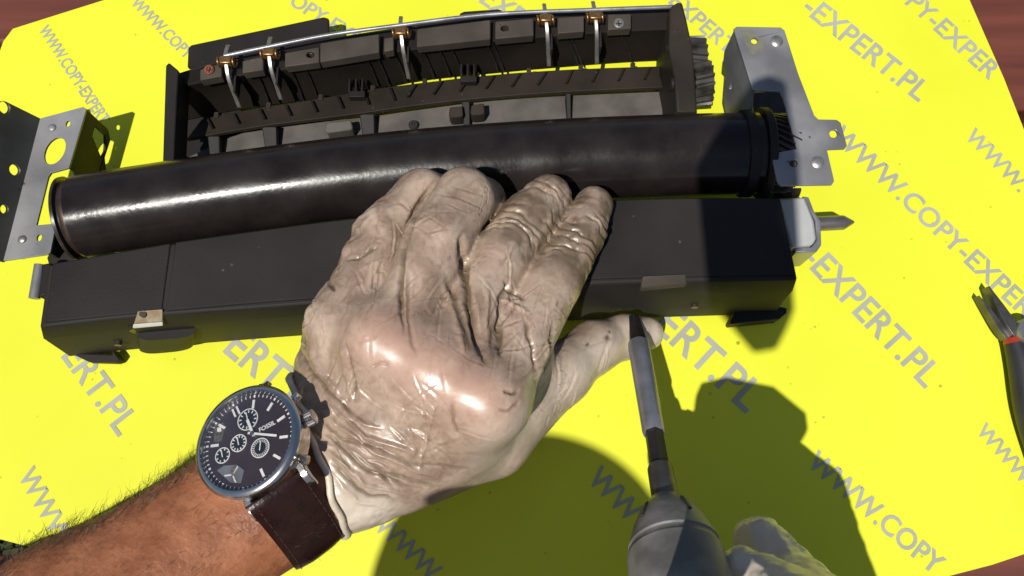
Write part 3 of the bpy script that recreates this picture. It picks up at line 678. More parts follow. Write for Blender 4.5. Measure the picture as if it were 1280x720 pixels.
# motor housing, with added shadow-casting stem and bar, below the edge of the picture
E0 = TIP + dn * ry(764)
b = MB(); b.lathe(E0, dn, [(0, 18.5), (3, 15), (30, 14), (80, 14), (86, 11), (87, 1)], 36); obj('housing', b, M['chuck'], dr, smooth=35)
b = MB(); b.tube([E0 + dn * 18, np.array([47., -56, 158]), np.array([52., -47, 188]), np.array([55., -42, 203])], [15, 13.5, 13, 14], 24); obj('grip', b, M['rubber'], dr, smooth=40)  # unseen stem, placed for the shadow it throws on the mat
b = MB(); b.tube([np.array([44., -38, 215]), np.array([46., -38, 215]), np.array([56., -38, 216]), np.array([76., -41, 214]), np.array([90., -50, 212]), np.array([93., -52, 211])], [9, 13, 15.5, 15.5, 13.5, 9], 24); obj('shadow_bar', b, M['chuck'], dr, smooth=40)  # added bar out of view, shaped to fill out the mat shadow

# ------------------------------------------------------------------ person: one continuous body, gloves, hair, headgear
def sdf_mesh(prims, h, k, cut=None, disp=None):
    """prims: (a, b, ra, rb[, kk]) tapered capsules joined smoothly; returns verts, quads (mm)"""
    A = np.array([p[0] for p in prims] + [p[1] for p in prims]); R = max(max(p[2], p[3]) for p in prims)
    lo = A.min(0) - R - 6; hi = A.max(0) + R + 6
    N = np.ceil((hi - lo) / h).astype(int) + 1
    F = np.full(N, 40.0, np.float32)
    for p in prims:
        a, b_, ra, rb = p[:4]; kk = p[4] if len(p) > 4 else k
        a = np.asarray(a, float); b_ = np.asarray(b_, float); mg = max(ra, rb) + kk + 4
        i0 = np.clip(np.floor((np.minimum(a, b_) - mg - lo) / h).astype(int), 0, N); i1 = np.clip(np.ceil((np.maximum(a, b_) + mg - lo) / h).astype(int) + 1, 0, N)
        gx, gy, gz = [(lo[q] + h * np.arange(i0[q], i1[q])).astype(np.float32) for q in range(3)]
        X = gx[:, None, None]; Y = gy[None, :, None]; Z = gz[None, None, :]
        ab = b_ - a; L2 = max(ab @ ab, 1e-6)
        t = np.clip(((X - a[0]) * ab[0] + (Y - a[1]) * ab[1] + (Z - a[2]) * ab[2]) / L2, 0, 1)
        d = np.sqrt((X - a[0] - t * ab[0]) ** 2 + (Y - a[1] - t * ab[1]) ** 2 + (Z - a[2] - t * ab[2]) ** 2) - (ra + (rb - ra) * t)
        sub = F[i0[0]:i1[0], i0[1]:i1[1], i0[2]:i1[2]]
        hh = np.clip(.5 + .5 * (sub - d) / kk, 0, 1)
        F[i0[0]:i1[0], i0[1]:i1[1], i0[2]:i1[2]] = sub + (d - sub) * hh - kk * hh * (1 - hh)
    if cut is not None:
        o_, nn = cut
        gx, gy, gz = [lo[q] + h * np.arange(N[q]) for q in range(3)]
        pl_ = (gx[:, None, None] - o_[0]) * nn[0] + (gy[None, :, None] - o_[1]) * nn[1] + (gz[None, None, :] - o_[2]) * nn[2]
        F = np.maximum(F, pl_)
    F[0], F[-1] = 9, 9; F[:, 0], F[:, -1] = 9, 9; F[:, :, 0], F[:, :, -1] = 9, 9
    S = F < 0
    # surface nets
    c = [S[i:N[0] - 1 + i, j:N[1] - 1 + j, l:N[2] - 1 + l] for i in (0, 1) for j in (0, 1) for l in (0, 1)]
    sm = sum(q.astype(np.int8) for q in c); act = (sm > 0) & (sm < 8)
    idx = np.argwhere(act); m = len(idx)
    ids = np.full(act.shape, -1, np.int64); ids[tuple(idx.T)] = np.arange(m)
    acc = np.zeros((m, 3)); cnt = np.zeros(m)
    corners = [(i, j, l) for i in (0, 1) for j in (0, 1) for l in (0, 1)]
    for p_ in range(8):
        for q_ in range(p_ + 1, 8):
            d_ = np.array(corners[q_]) - np.array(corners[p_])
            if abs(d_).sum() != 1: continue
            f1 = F[tuple((idx + corners[p_]).T)]; f2 = F[tuple((idx + corners[q_]).T)]
            e = (f1 < 0) != (f2 < 0); t = np.where(e, f1 / np.where(e, f1 - f2, 1), 0)
            acc += np.where(e[:, None], np.array(corners[p_]) + t[:, None] * d_, 0); cnt += e
    V = lo + h * (idx + acc / cnt[:, None])
    Q = []
    for ax_ in range(3):
        o1, o2 = [q for q in range(3) if q != ax_]
        sl0 = [slice(None)] * 3; sl1 = [slice(None)] * 3; sl0[ax_] = slice(0, -1); sl1[ax_] = slice(1, None)
        e = S[tuple(sl0)] != S[tuple(sl1)]
        E = np.argwhere(e); E = E[(E[:, o1] > 0) & (E[:, o2] > 0)]
        E = E[(E[:, o1] < N[o1] - 1) & (E[:, o2] < N[o2] - 1)]
        u1 = np.zeros(3, int); u1[o1] = 1; u2 = np.zeros(3, int); u2[o2] = 1
        q = np.stack([ids[tuple((E - u1 - u2).T)], ids[tuple((E - u2).T)], ids[tuple(E.T)], ids[tuple((E - u1).T)]], 1)
        fl = S[tuple(E.T)]
        if ax_ == 1: fl = ~fl
        q[~fl] = q[~fl][:, ::-1]
        Q.append(q)
    return V, np.concatenate(Q)
def vnormals(V, Q):
    nf = np.cross(V[Q[:, 2]] - V[Q[:, 0]], V[Q[:, 3]] - V[Q[:, 1]])
    n_ = np.zeros_like(V)
    for k in range(4): np.add.at(n_, Q[:, k], nf)
    return n_ / np.maximum(np.linalg.norm(n_, axis=1, keepdims=True), 1e-9)
def laplace(V, Q, it=2, lam=.5):
    e = np.concatenate([Q[:, [0, 1]], Q[:, [1, 2]], Q[:, [2, 3]], Q[:, [3, 0]]]); e = np.concatenate([e, e[:, ::-1]])
    deg = np.bincount(e[:, 0], minlength=len(V))[:, None]
    for _ in range(it):
        s_ = np.stack([np.bincount(e[:, 0], weights=V[e[:, 1], k], minlength=len(V)) for k in range(3)], 1)
        V = V + lam * (s_ / deg - V)
    return V
def vnoise(X, seed=0):
    i = np.floor(X).astype(np.int64); f = X - i; f = f * f * (3 - 2 * f); out = np.zeros(len(X))
    for dx in (0, 1):
        for dy in (0, 1):
            for dz_ in (0, 1):
                h_ = (i[:, 0] + dx) * 374761393 + (i[:, 1] + dy) * 668265263 + (i[:, 2] + dz_) * 2147483647 + seed * 1274126177
                h_ = (h_ ^ (h_ >> 13)) * 1274126177; h_ = h_ ^ (h_ >> 16)
                r = (h_ & 0xffff) / 65535.0
                out += r * np.where(dx, f[:, 0], 1 - f[:, 0]) * np.where(dy, f[:, 1], 1 - f[:, 1]) * np.where(dz_, f[:, 2], 1 - f[:, 2])
    return out * 2 - 1
def fbm(X, seed=0, oc=3):
    return sum(vnoise(X * 2 ** o_, seed + o_) / 2 ** o_ for o_ in range(oc))
def poly_dist(px, py, pts):
    """distance in picture units to a polyline and the position 0..1 along it"""
    best = np.full(len(px), 1e9); tt = np.zeros(len(px)); m = len(pts) - 1
    for k in range(m):
        a = np.array(pts[k]); b_ = np.array(pts[k + 1]); ab = b_ - a
        t = np.clip(((px - a[0]) * ab[0] + (py - a[1]) * ab[1]) / (ab @ ab), 0, 1)
        d_ = np.hypot(px - a[0] - t * ab[0], py - a[1] - t * ab[1])
        w = d_ < best; best[w] = d_[w]; tt[w] = (k + t[w]) / m
    return best, tt
def link_mesh(name, V, Q, m, parent, attrs=None):
    pw = np.array(parent['_w'])
    me = bpy.data.meshes.new(name); me.vertices.add(len(V)); me.vertices.foreach_set('co', ((V - pw) / 1000).astype(np.float32).ravel())
    me.loops.add(Q.size); me.loops.foreach_set('vertex_index', Q.astype(np.int32).ravel())
    me.polygons.add(len(Q)); me.polygons.foreach_set('loop_start', np.arange(0, Q.size, 4, dtype=np.int32)); me.polygons.foreach_set('loop_total', np.full(len(Q), 4, np.int32))
    me.update(calc_edges=True); me.validate()
    me.polygons.foreach_set('use_smooth', [True] * len(Q))
    for k, v in (attrs or {}).items():
        a = me.attributes.new(k, 'FLOAT', 'POINT'); a.data.foreach_set('value', v.astype(np.float32))
    me.materials.append(m)
    o = bpy.data.objects.new(name, me); C.objects.link(o); o.parent = parent; o['_w'] = [float(q) for q in pw]
    return o

WR = P(354, 606, 84); ELB = WR + np.array([-224, -172, 62.])
SHL = np.array([-270., -390, 330]); SHR = np.array([130., -430, 320]); HEAD = np.array([-101., -214, 450])
pe = root('person', ELB * .5 + WR * .5, 'bare left forearm and two soiled latex-gloved hands holding the unit and screwdriver', 'person')
HC = P(420, 580, 80)      # heel of the left hand
RH = np.array([116., -130, 176])     # right wrist
REL = np.array([150., -320, 260])
def lp(a, b_, t): return lerp(np.asarray(a), np.asarray(b_), t)
ad = (WR - ELB) / np.linalg.norm(WR - ELB); sidev = np.cross(ad, np.array([0, 0, 1.0])); sidev /= np.linalg.norm(sidev)
body = []
for s_ in (-1, 1):   # flattened wrist, fuller forearm
    o1 = sidev * s_
    body += [(HC + o1 * 6, WR + o1 * 7, 17, 20), (WR + o1 * 7, lp(WR, ELB, .3) + o1 * 8, 20, 24), (lp(WR, ELB, .3) + o1 * 8, lp(WR, ELB, .7) + o1 * 10, 24, 32), (lp(WR, ELB, .7) + o1 * 10, ELB, 33, 32)]
body += [(ELB, SHL, 36, 46), (SHL, SHR, 52, 52), (lp(SHL, SHR, .3), lp(SHL, SHR, .3) + np.array([0, -40, -260]), 90, 95), (lp(SHL, SHR, .7), lp(SHL, SHR, .7) + np.array([0, -40, -260]), 90, 95),
         (lp(SHL, SHR, .45), HEAD + np.array([0, -40, -60]), 48, 46), (HEAD + np.array([0, -15, 15]), HEAD + np.array([0, -25, 5]), 74, 72), (HEAD + np.array([0, 10, -10]), HEAD + np.array([0, 38, -62]), 58, 40),
         (HEAD + np.array([0, 68, -28]), HEAD + np.array([0, 84, -40]), 7, 11, 6), (HEAD + np.array([-70, -18, -18]), HEAD + np.array([-77, -26, 6]), 7, 10, 4), (HEAD + np.array([70, -18, -18]), HEAD + np.array([77, -26, 6]), 7, 10, 4),
         (SHR, REL, 46, 34), (REL, RH, 34, 21)]
V, Q = sdf_mesh(body, 4.0, 14)
V = laplace(V, Q, 5)
arm = link_mesh('body', V, Q, M['skin'], pe)
sub = arm.modifiers.new('smooth', 'SUBSURF'); sub.levels = 1; sub.render_levels = 1

# head-worn camera housing, just above and behind the lens
b = MB(); b.ring_loft([[np.array([x, y, z]) for x, y in ((-6, -5), (17, 29), (25, 32), (33, 29), (36, -9), (35, -93), (30, -104), (18, -106), (11, -97), (-3, -79))] for z in (456, 484)])
obj('headgear', b, M['rubber'], pe, bevel=2)

# left glove
def chain(pts):
    out = []
    for (x, y, z, r), (x2, y2, z2, r2) in zip(pts[:-1], pts[1:]): out.append((P(x, y, z), P(x2, y2, z2), r, r2))
    return out
F_IDX = [(614, 498, 104, 13.5), (690, 356, 87, 11.8), (726, 292, 77, 10.4), (742, 257, 71, 8.8)]
F_MID = [(550, 466, 108, 13.5), (622, 328, 92, 12.2), (660, 275, 84, 12), (686, 246, 78, 10)]
F_RNG = [(496, 430, 106, 13.5), (546, 300, 104, 13.2), (580, 248, 95, 12.6), (602, 252, 76, 10.5), (606, 275, 64, 9.5)]
F_PNK = [(432, 408, 98, 13), (482, 294, 87, 12.8), (528, 245, 80, 11.6), (558, 246, 64, 9.5)]
F_THB = [(500, 575, 74, 21), (612, 545, 62, 17.5), (700, 468, 48, 13.4), (742, 434, 36, 11.8), (780, 421, 27, 10.0), (808, 417, 22, 8.4)]
pr = []
for ch_, kk in ((F_IDX, 2.2), (F_MID, 2.2), (F_RNG, 2.6), (F_PNK, 2.6), (F_THB, 5.0)):
    pr += [c + (kk,) for c in chain(ch_)]
hc = (415, 596, 78)
for x, y, z, r in ((600, 505, 100, 15), (545, 470, 105, 15.5), (488, 436, 101, 15), (436, 412, 92, 15)):
    pr.append((P(x, y, z), P(430, 580, 76), r, 20, 12))
pr.append((P(474, 427, 112), P(606, 501, 110), 13, 13, 12))
pr += [(P(420, 440, 76), P(398, 545, 74), 14, 17, 12), (P(560, 536, 84), P(440, 578, 76), 20, 20, 14), (P(590, 520, 82), P(660, 440, 72), 15, 11, 12), (P(430, 580, 76), P(370, 606, 76), 22.5, 22.5, 10), (P(505, 430, 84), P(590, 330, 78), 13, 11, 10)]
cutn = (WR - HC) / np.linalg.norm(WR - HC)
V, Q = sdf_mesh(pr, .95, 6, cut=(P(409, 604, 80), cutn))
V = laplace(V, Q, 3)
def subdivide(V, Q):
    E = np.sort(np.concatenate([Q[:, [0, 1]], Q[:, [1, 2]], Q[:, [2, 3]], Q[:, [3, 0]]]), 1)
    key = E[:, 0].astype(np.int64) * len(V) + E[:, 1]; uq, inv = np.unique(key, return_inverse=True)
    em = (V[uq // len(V)] + V[uq % len(V)]) / 2; fc = V[Q].mean(1); nQ = len(Q); nV = len(V); nE = len(uq)
    e = [nV + inv[k * nQ:(k + 1) * nQ] for k in range(4)]; f = nV + nE + np.arange(nQ)
    Q2 = np.concatenate([np.stack([Q[:, k], e[k], f, e[(k + 3) % 4]], 1) for k in range(4)])
    return np.concatenate([V, em, fc]), Q2
V, Q = subdivide(V, Q); V = laplace(V, Q, 3)
def crease(V, Q):
    Nn = vnormals(V, Q); px, py = proj(V); upm = np.clip((Nn @ -FW) * 2.0, 0, 1)
    D = np.zeros(len(V)); dirt_shade = np.zeros(len(V)); pale = np.zeros(len(V))  # mask holds grime plus shade painted into the folds
    def line(pts, w, dep, fade=True):
        nonlocal D, dirt_shade
        d_, t = poly_dist(px + 2.2 * jx, py + 2.2 * jy, pts); fd = np.minimum(1, np.minimum(t, 1 - t) * 6) if fade else 1
        g_ = np.exp(-(d_ / w) ** 2) * upm * fd; D -= dep * g_
        if dep > 0: dirt_shade = np.maximum(dirt_shade, g_ * .8 * min(1, dep))
    jx = fbm(V / 6, 11); jy = fbm(V / 6, 12)
    # folds between the fingers and over the back of the hand
    line([(548, 222), (520, 262), (504, 312), (501, 352), (506, 420)], 3.0, 2.6)
    line([(508, 330), (512, 400), (520, 450)], 2.5, .8)
    line([(578, 292), (580, 335), (589, 392), (606, 458)], 4.0, 4.0)
    line([(640, 352), (628, 372), (622, 410), (626, 450)], 3.5, 2.2)
    line([(560, 350), (578, 400), (592, 440)], 4, .9); line([(552, 345), (570, 400), (582, 446)], 3.5, -1.0)
    line([(612, 352), (606, 400), (612, 446)], 3.5, -1.0)
    line([(655, 395), (664, 430), (668, 470)], 2.4, 1.2); line([(688, 425), (680, 455), (668, 476)], 2.4, -1.4); line([(694, 400), (686, 440), (676, 470)], 2.2, 1.3)
    line([(630, 350), (642, 366), (656, 372)], 2, 1.3); line([(628, 372), (644, 380), (660, 392)], 2.2, -1.0)
    line([(455, 275), (432, 312), (402, 345), (380, 400), (372, 450)], 3.5, -1.4)
    line([(418, 322), (410, 348), (416, 366)], 2.2, 1.5); line([(432, 325), (450, 322), (476, 308)], 2, .9); line([(445, 340), (480, 325), (500, 312)], 2.5, -.7)
    line([(372, 430), (392, 470), (428, 505), (444, 520)], 2.2, 1.1); line([(385, 425), (400, 465), (430, 496)], 2.6, -.8)
    line([(430, 425), (440, 460), (446, 500)], 2.2, 1.0); line([(425, 430), (433, 465), (440, 498)], 2.2, -.9)
    line([(463, 460), (476, 452), (486, 456)], 2, .7); line([(565, 500), (566, 530), (574, 545)], 2.2, .9); line([(545, 498), (534, 545), (522, 590)], 2.2, -.6)
    line([(628, 488), (640, 492), (650, 488)], 1.8, 1.4); line([(622, 512), (636, 512), (650, 500)], 1.8, .9)
    for a0, a1, dp in (((404, 500), (530, 570), -1.0), ((398, 512), (560, 602), -.8), ((402, 535), (520, 612), 1.0), ((396, 520), (480, 560), .7), ((418, 490), (478, 535), -.9), ((405, 560), (520, 622), -.9), ((412, 575), (500, 630), .9), ((420, 600), (490, 634), -.7), ((440, 545), (600, 590), .5), ((415, 548), (560, 612), .6)):
        mid = ((a0[0] + a1[0]) / 2 - 10, (a0[1] + a1[1]) / 2 + 10); line([a0, mid, a1], 2.6, dp * 1.25)
    # rings of folds on the two front fingertips
    for ch_, sd in ((F_IDX, 3), (F_MID, 5)):
        pts3 = np.array([P(*q[:3]) for q in ch_]); seg = pts3[1:] - pts3[:-1]; Ls = np.linalg.norm(seg, axis=1); cum = np.concatenate([[0], np.cumsum(Ls)])
        bd = np.full(len(V), 1e9); tt = np.zeros(len(V))
        for k in range(len(seg)):
            t = np.clip(((V - pts3[k]) @ seg[k]) / Ls[k] ** 2, 0, 1.3 if k == len(seg) - 1 else 1); d_ = np.linalg.norm(V - pts3[k] - t[:, None] * seg[k], axis=1)
            w = d_ < bd; bd[w] = d_[w]; tt[w] = cum[k] + t[w] * Ls[k]
        tn = tt - cum[1]
        near = np.clip((15.5 - bd) / 3, 0, 1) * np.clip((tn + 12) / 8, 0, 1) * np.clip((cum[-1] - cum[1] + 2 - tn) / 6, 0, 1)
        ph = (tn + 3.4 * fbm(V / 9, sd)) / 5.0 + .6 * vnoise(V / 11, sd + 9)
        rdg = (np.abs(np.sin(math.pi * ph)) ** .6 - .65) * 2.2
        near = near * np.clip(.55 + 1.3 * vnoise(V / 9, sd + 33), .12, 1) * np.clip((tn - 4) / 8 + .25, .1, 1); D += .75 * near * rdg; dirt_shade = np.maximum(dirt_shade, near * np.clip(-rdg, 0, 1) * .75)
        zone = np.clip((15.5 - bd) / 3, 0, 1) * np.clip((tn + 4) / 10, 0, 1); yel = zone * np.clip(.9 * fbm(V / 6, sd + 20) + .75, .2, 1); dirt_shade = np.maximum(dirt_shade, .78 * yel)
    # slack film: gentle ridged noise drawn out along the fingers
    c_, s_ = math.cos(math.radians(62)), math.sin(math.radians(62))
    U = np.stack([V[:, 0] * c_ + V[:, 1] * s_, -V[:, 0] * s_ + V[:, 1] * c_, V[:, 2]], 1)
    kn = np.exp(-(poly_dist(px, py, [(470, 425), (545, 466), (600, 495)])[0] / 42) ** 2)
    rn = 1 - 2 * np.abs(fbm(U / np.array([22, 6.5, 14]), 31, 3)); rn2 = 1 - 2 * np.abs(fbm(V / 9, 41, 3))
    D += (1 - .92 * kn) * np.where(py > 455 + (px - 545) * .55, .5, 1) * (.10 * rn + .06 * rn2)
    # thin sharp creases in the film
    for sc_, sd, wd, dp in ((np.array([26, 6.5, 14]), 91, .045, .3),):
        nn_ = fbm(U / sc_ + .5 * np.stack([jx, jy, jx], 1) * .6, sd, 2); msk = np.clip(vnoise(V / 15, sd + 1) * 2.2 + .25, 0, 1) * (1 - .85 * kn) * np.where(py > 455 + (px - 545) * .55, .45, 1)
        g_ = np.exp(-(nn_ / wd) ** 2) * msk; D -= dp * g_; dirt_shade = np.maximum(dirt_shade, .45 * g_)
        D += .3 * dp * np.exp(-((nn_ - .1) / .07) ** 2) * msk
    # sharp straight folds of the slack film
    r2 = np.random.default_rng(21)
    zones = [((372, 470), (300, 480), -68, 22, 34, 1.0), ((440, 560), (235, 420), -64, 26, 22, .7), ((580, 640), (320, 450), -70, 22, 12, .7), ((630, 700), (370, 470), -58, 28, 16, .9),
             ((395, 560), (490, 600), 38, 12, 30, .9), ((430, 600), (440, 560), 70, 60, 12, .45), ((640, 760), (420, 520), -42, 30, 14, .6), ((520, 600), (225, 300), 20, 16, 7, .5)]
    for (xa, xb), (ya, yb), ang, spread, cnt_, amp in zones:
        for _ in range(cnt_):
            cx_, cy_ = r2.uniform(xa, xb), r2.uniform(ya, yb); an = math.radians(ang + r2.normal(0, spread)); ln = r2.uniform(14, 42); w = r2.uniform(1.8, 4.5)
            ux, uy = math.cos(an), math.sin(an); bend = r2.normal(0, .004)
            dx_, dy_ = px + 1.2 * jx - cx_, py + 1.2 * jy - cy_
            al = dx_ * ux + dy_ * uy; ac = -dx_ * uy + dy_ * ux + bend * al * al
            sel = (np.abs(al) < ln) & (np.abs(ac) < w * 2.2)
            if not sel.any(): continue
            fade = 1 - (al[sel] / ln) ** 2; a_ = amp * r2.uniform(.3, .75) * upm[sel] * (1 - .8 * kn[sel])
            q = ac[sel] / w
            D[sel] += a_ * fade * (np.clip(1 - np.abs(q - .7), 0, 1) * .8 - np.clip(1 - np.abs(q + .25) * 1.8, 0, 1) * 1.0)
            dirt_shade[sel] = np.maximum(dirt_shade[sel], .55 * a_ * fade * np.clip(1 - np.abs(q + .25) * 1.8, 0, 1))
    # left rim: baggy seam
    rim = np.exp(-(poly_dist(px, py, [(470, 250), (430, 305), (392, 355), (370, 420), (366, 490)])[0] / 16) ** 2); D += rim * .9 * fbm(V / 5.5, 51, 2)
    cuff = np.clip((np.exp(-(poly_dist(px, py, [(395, 600), (440, 645), (475, 640)])[0] / 26) ** 2)), 0, 1); pale = np.maximum(pale, cuff * .9); D += cuff * .5 * fbm(V / 5, 55, 2)
    th = np.exp(-(poly_dist(px, py, [(610, 560), (700, 480), (750, 430), (815, 412)])[0] / 40) ** 2) * np.clip((px + py - 1130) / 60, 0, 1); pale = np.maximum(pale, np.clip(th, 0, 1) * .55 * (bary(px, py)))
    # grime smudges
    dirt_shade = np.maximum(dirt_shade, .35 * np.clip(fbm(V / 16, 61, 3) - .1, 0, 1) * (1 - kn))
    for x, y, r_ in ((757, 424, 4.0), (761, 416, 2.6), (735, 432, 2.5)):
        dirt_shade = np.maximum(dirt_shade, np.exp(-(np.hypot(px - x + 3 * jx, py - y + 3 * jy) / r_) ** 2))
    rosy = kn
    return V + Nn * D[:, None], dirt_shade, pale * (1 - dirt_shade), rosy
def bary(px, py): # thumb side only: below the line of the index finger
    return np.clip(((py - 470) + (px - 665) * .75 + 12) / 14, 0, 1)
V, dirt_shade, pale, rosy = crease(V, Q)

V = laplace(V, Q, 1, .3)
gl = link_mesh('glove', V, Q, M['glove'], pe, {'dirt_shade': dirt_shade, 'pale': pale, 'rosy': rosy}); gl['label'] = 'soiled latex glove on the left hand spread over roller and cover'

o_c = P(409, 604, 80); dpl = (V - o_c) @ cutn
ring = V[np.abs(dpl + 1.2) < .55]; cc = ring.mean(0)
r1 = np.cross(cutn, [0, 0, 1.0]); r1 /= np.linalg.norm(r1); r2_ = np.cross(cutn, r1)
an = np.arctan2((ring - cc) @ r2_, (ring - cc) @ r1); rr = np.hypot((ring - cc) @ r1, (ring - cc) @ r2_)
pts = []
for k in range(72):
    a = -math.pi + 2 * math.pi * (k + .5) / 72; w_ = np.abs((an - a + math.pi) % (2 * math.pi) - math.pi) < .07
    q = np.percentile(rr[w_], 85) if w_.any() else (pts[-1][1] if pts else 25)
    pts.append((a, q))
b = MB(); rings = []
for a, q in pts:
    jit = .6 * math.sin(a * 7) + .5 * math.sin(a * 13 + 1); d_ = r1 * math.cos(a) + r2_ * math.sin(a); c_ = cc + d_ * (q + .45 + .25 * math.sin(a * 9)) + cutn * (1.0 + jit)
    rings.append([c_ + 1.05 * (d_ * math.cos(t) + cutn * 1.3 * math.sin(t)) for t in [2 * math.pi * i / 10 for i in range(10)]])
fs = []
nR = len(rings)
for i in range(nR):
    for j in range(10): fs.append((i * 10 + j, i * 10 + (j + 1) % 10, ((i + 1) % nR) * 10 + (j + 1) % 10, ((i + 1) % nR) * 10 + j))
b.add([q for r in rings for q in r], fs); obj('cuff', b, M['cream'], gl, smooth=80)

# right glove round the screwdriver body
PB = np.array([108., -62, 156]); PW = np.array([116., -130, 176])
pr = [(PB + np.array([-12, -4, 2]), PW, 16, 21, 10), (PB + np.array([4, 6, -4]), PW, 17, 21, 10), (PB + np.array([8, -8, -14]), PW, 15, 21, 10)]
pr += [(PB, np.array([100., -40, 150]), 15, 12.5, 8), (np.array([100., -40, 150]), P(980, 748, 122), 12.5, 11.5, 2)] + [c + (1.0,) for c in chain([(980, 748, 122, 11.5), (950, 727, 113, 10), (924, 716, 109, 9.2), (911, 718, 106, 8)])]
pr += [(PB, np.array([107., -38, 138]), 15, 12.5, 8), (np.array([107., -38, 138]), P(1000, 735, 106), 12.5, 11.5, 1.5)] + [c + (.6,) for c in chain([(1000, 735, 104, 11), (974, 700, 92, 9.8), (953, 677, 84, 9.2), (944, 674, 80, 8.4)])]
for dy, dz_ in ((-22, -22), (-42, -26)):      # two more fingers under the housing, out of the picture
    a_ = PB + np.array([-6, dy + 8, dz_]); pr += [(PB, a_, 15, 12, 8), (a_, a_ + np.array([-6, 2, -30]), 12, 11, 5), (a_ + np.array([-6, 2, -30]), a_ + np.array([-30, 4, -40]), 11, 9.5, 4), (a_ + np.array([-30, 4, -40]), a_ + np.array([-46, 2, -30]), 9.5, 8, 4)]
pr += [(PB + np.array([-12, -14, 8]), PB + np.array([-38, -4, 22]), 14, 12, 6), (PB + np.array([-38, -4, 22]), PB + np.array([-62, 6, 14]), 12, 9.5, 5)]
V, Q = sdf_mesh(pr, 1.3, 6); V = laplace(V, Q, 2)
Nn = vnormals(V, Q); V = V + Nn * (.75 * (1 - 2 * np.abs(fbm(V / np.array([7, 13, 8]), 71, 3))))[:, None]
px, py = proj(V)
link_mesh('glove', V, Q, M['glove'], pe, {'dirt_shade': np.clip(fbm(V / 12, 81, 3), 0, 1) * .5, 'pale': np.full(len(V), .8), 'rosy': np.zeros(len(V))})['label'] = 'pale latex glove on the right hand round the screwdriver'

# hair on the forearm
hb_ = MB()
dg = bpy.context.evaluated_depsgraph_get()
bv = np.array([v.co for v in arm.data.vertices]) * 1000 + np.array(pe['_w']); bn = np.array([v.normal for v in arm.data.vertices])
px, py = proj(bv)
tt = ((bv - WR) @ (ELB - WR)) / np.linalg.norm(ELB - WR) ** 2
okv = np.where((tt > -.02) & (tt < .55) & (px > -60) & (px < 460) & (bn[:, 2] > -.25))[0]
for i in rng.choice(okv, 9000):
    p_ = bv[i] + rng.normal(0, 1.4, 3); n_ = bn[i]
    e_ = bn[i] @ sidev
    inner = e_ > -.6
    if rng.random() > (.3 if inner else .9): continue
    dirv = ad * rng.uniform(.4, 1.0) + n_ * rng.uniform(.12, .45) + rng.normal(0, .3, 3); dirv /= np.linalg.norm(dirv)
    ln = rng.uniform(1.8, 4.2) if inner else rng.uniform(3, 7.5); q1_ = p_ + dirv * ln * .5; q2_ = q1_ + (dirv - n_ * .35 + rng.normal(0, .15, 3)) * ln * .5
    w_ = .045 if inner else .10
    sx_ = np.cross(dirv, n_); sx_ /= max(np.linalg.norm(sx_), 1e-6)
    hb_.add([p_ - n_ * .8 - sx_ * w_, p_ - n_ * .8 + sx_ * w_, p_ - n_ * .8 + n_ * w_, q1_ - sx_ * w_ * .7, q1_ + sx_ * w_ * .7, q1_ + n_ * w_ * .7, q2_], [(0, 1, 4, 3), (1, 2, 5, 4), (2, 0, 3, 5), (3, 4, 6), (4, 5, 6), (5, 3, 6)])
ho = obj('arm_hair', hb_, M['hair'], pe); ho['kind'] = 'stuff'

# ------------------------------------------------------------------ wristwatch
WN = np.array([-.32, .24, 1.0]); WN /= np.linalg.norm(WN)
WCp = P(310, 551, 116)
wt = root('wristwatch', WCp, 'steel chronograph wristwatch with dark dial and brown leather strap on the left wrist', 'watch')
def WP(px, py, h=0.0):
    """place on the dial plane (h mm above it) seen at this spot of the photograph"""
    d = FW + RT * (px - 640) / FOC - UPV * (py - 360) / FOC
    o_ = WCp + WN * h
    return CAMP + d * (((o_ - CAMP) @ WN) / (d @ WN))
v12 = WP(299, 503) - WP(316, 542); v12 /= np.linalg.norm(v12); v12 -= WN * (v12 @ WN); v12 /= np.linalg.norm(v12); v3 = np.cross(v12, WN)
RW = 21.5
b = MB(); b.lathe(WCp, WN, [(-12, 15), (-11.5, 18), (-9, 20.6), (-3, 21.2), (-1.2, 21.0), (-1.2, .1)], 64); obj('case', b, M['case'], wt, smooth=35)
b = MB(); prof = [(-1.3, 18.3), (-1.3, 21.4), (.2, 21.8), (1.2, 21.2), (1.9, 19.8), (1.9, 19.0), (-1.3, 18.3)]
u_, w_ = v3, v12
rings = [[WCp + WN * h + r * (u_ * math.cos(2 * math.pi * k / 72) + w_ * math.sin(2 * math.pi * k / 72)) for k in range(72)] for h, r in prof]
b.ring_loft(rings, cap=False); obj('bezel', b, M['case'], wt, smooth=35)
b = MB(); b.lathe(WCp, WN, [(-1.15, .1), (-1.15, 18.6), (-.8, 18.6), (-.8, .1)], 64); dial = obj('dial', b, M['dial'], wt, smooth=30)
b = MB(); b.lathe(WCp, WN, [(1.55, .1), (1.55, 18.9), (1.75, 18.9), (1.85, 17), (1.85, .1)], 64); obj('crystal', b, M['glass'], wt, smooth=30)
def onface(c, u, v, h): return c + v3 * u + v12 * v + WN * h
def bar(mb, c, ang, r0, r1, w, h0=-.78, h1=-.45):
    dr_ = v3 * math.cos(ang) + v12 * math.sin(ang); sd = v12 * math.cos(ang) - v3 * math.sin(ang)
    mb.add([c + dr_ * r + sd * s_ * w / 2 + WN * h for h in (h0, h1) for r in (r0, r1) for s_ in (-1, 1)], [(0, 1, 3, 2), (4, 6, 7, 5), (0, 2, 6, 4), (1, 5, 7, 3), (0, 4, 5, 1), (2, 3, 7, 6)])
OUT = WCp
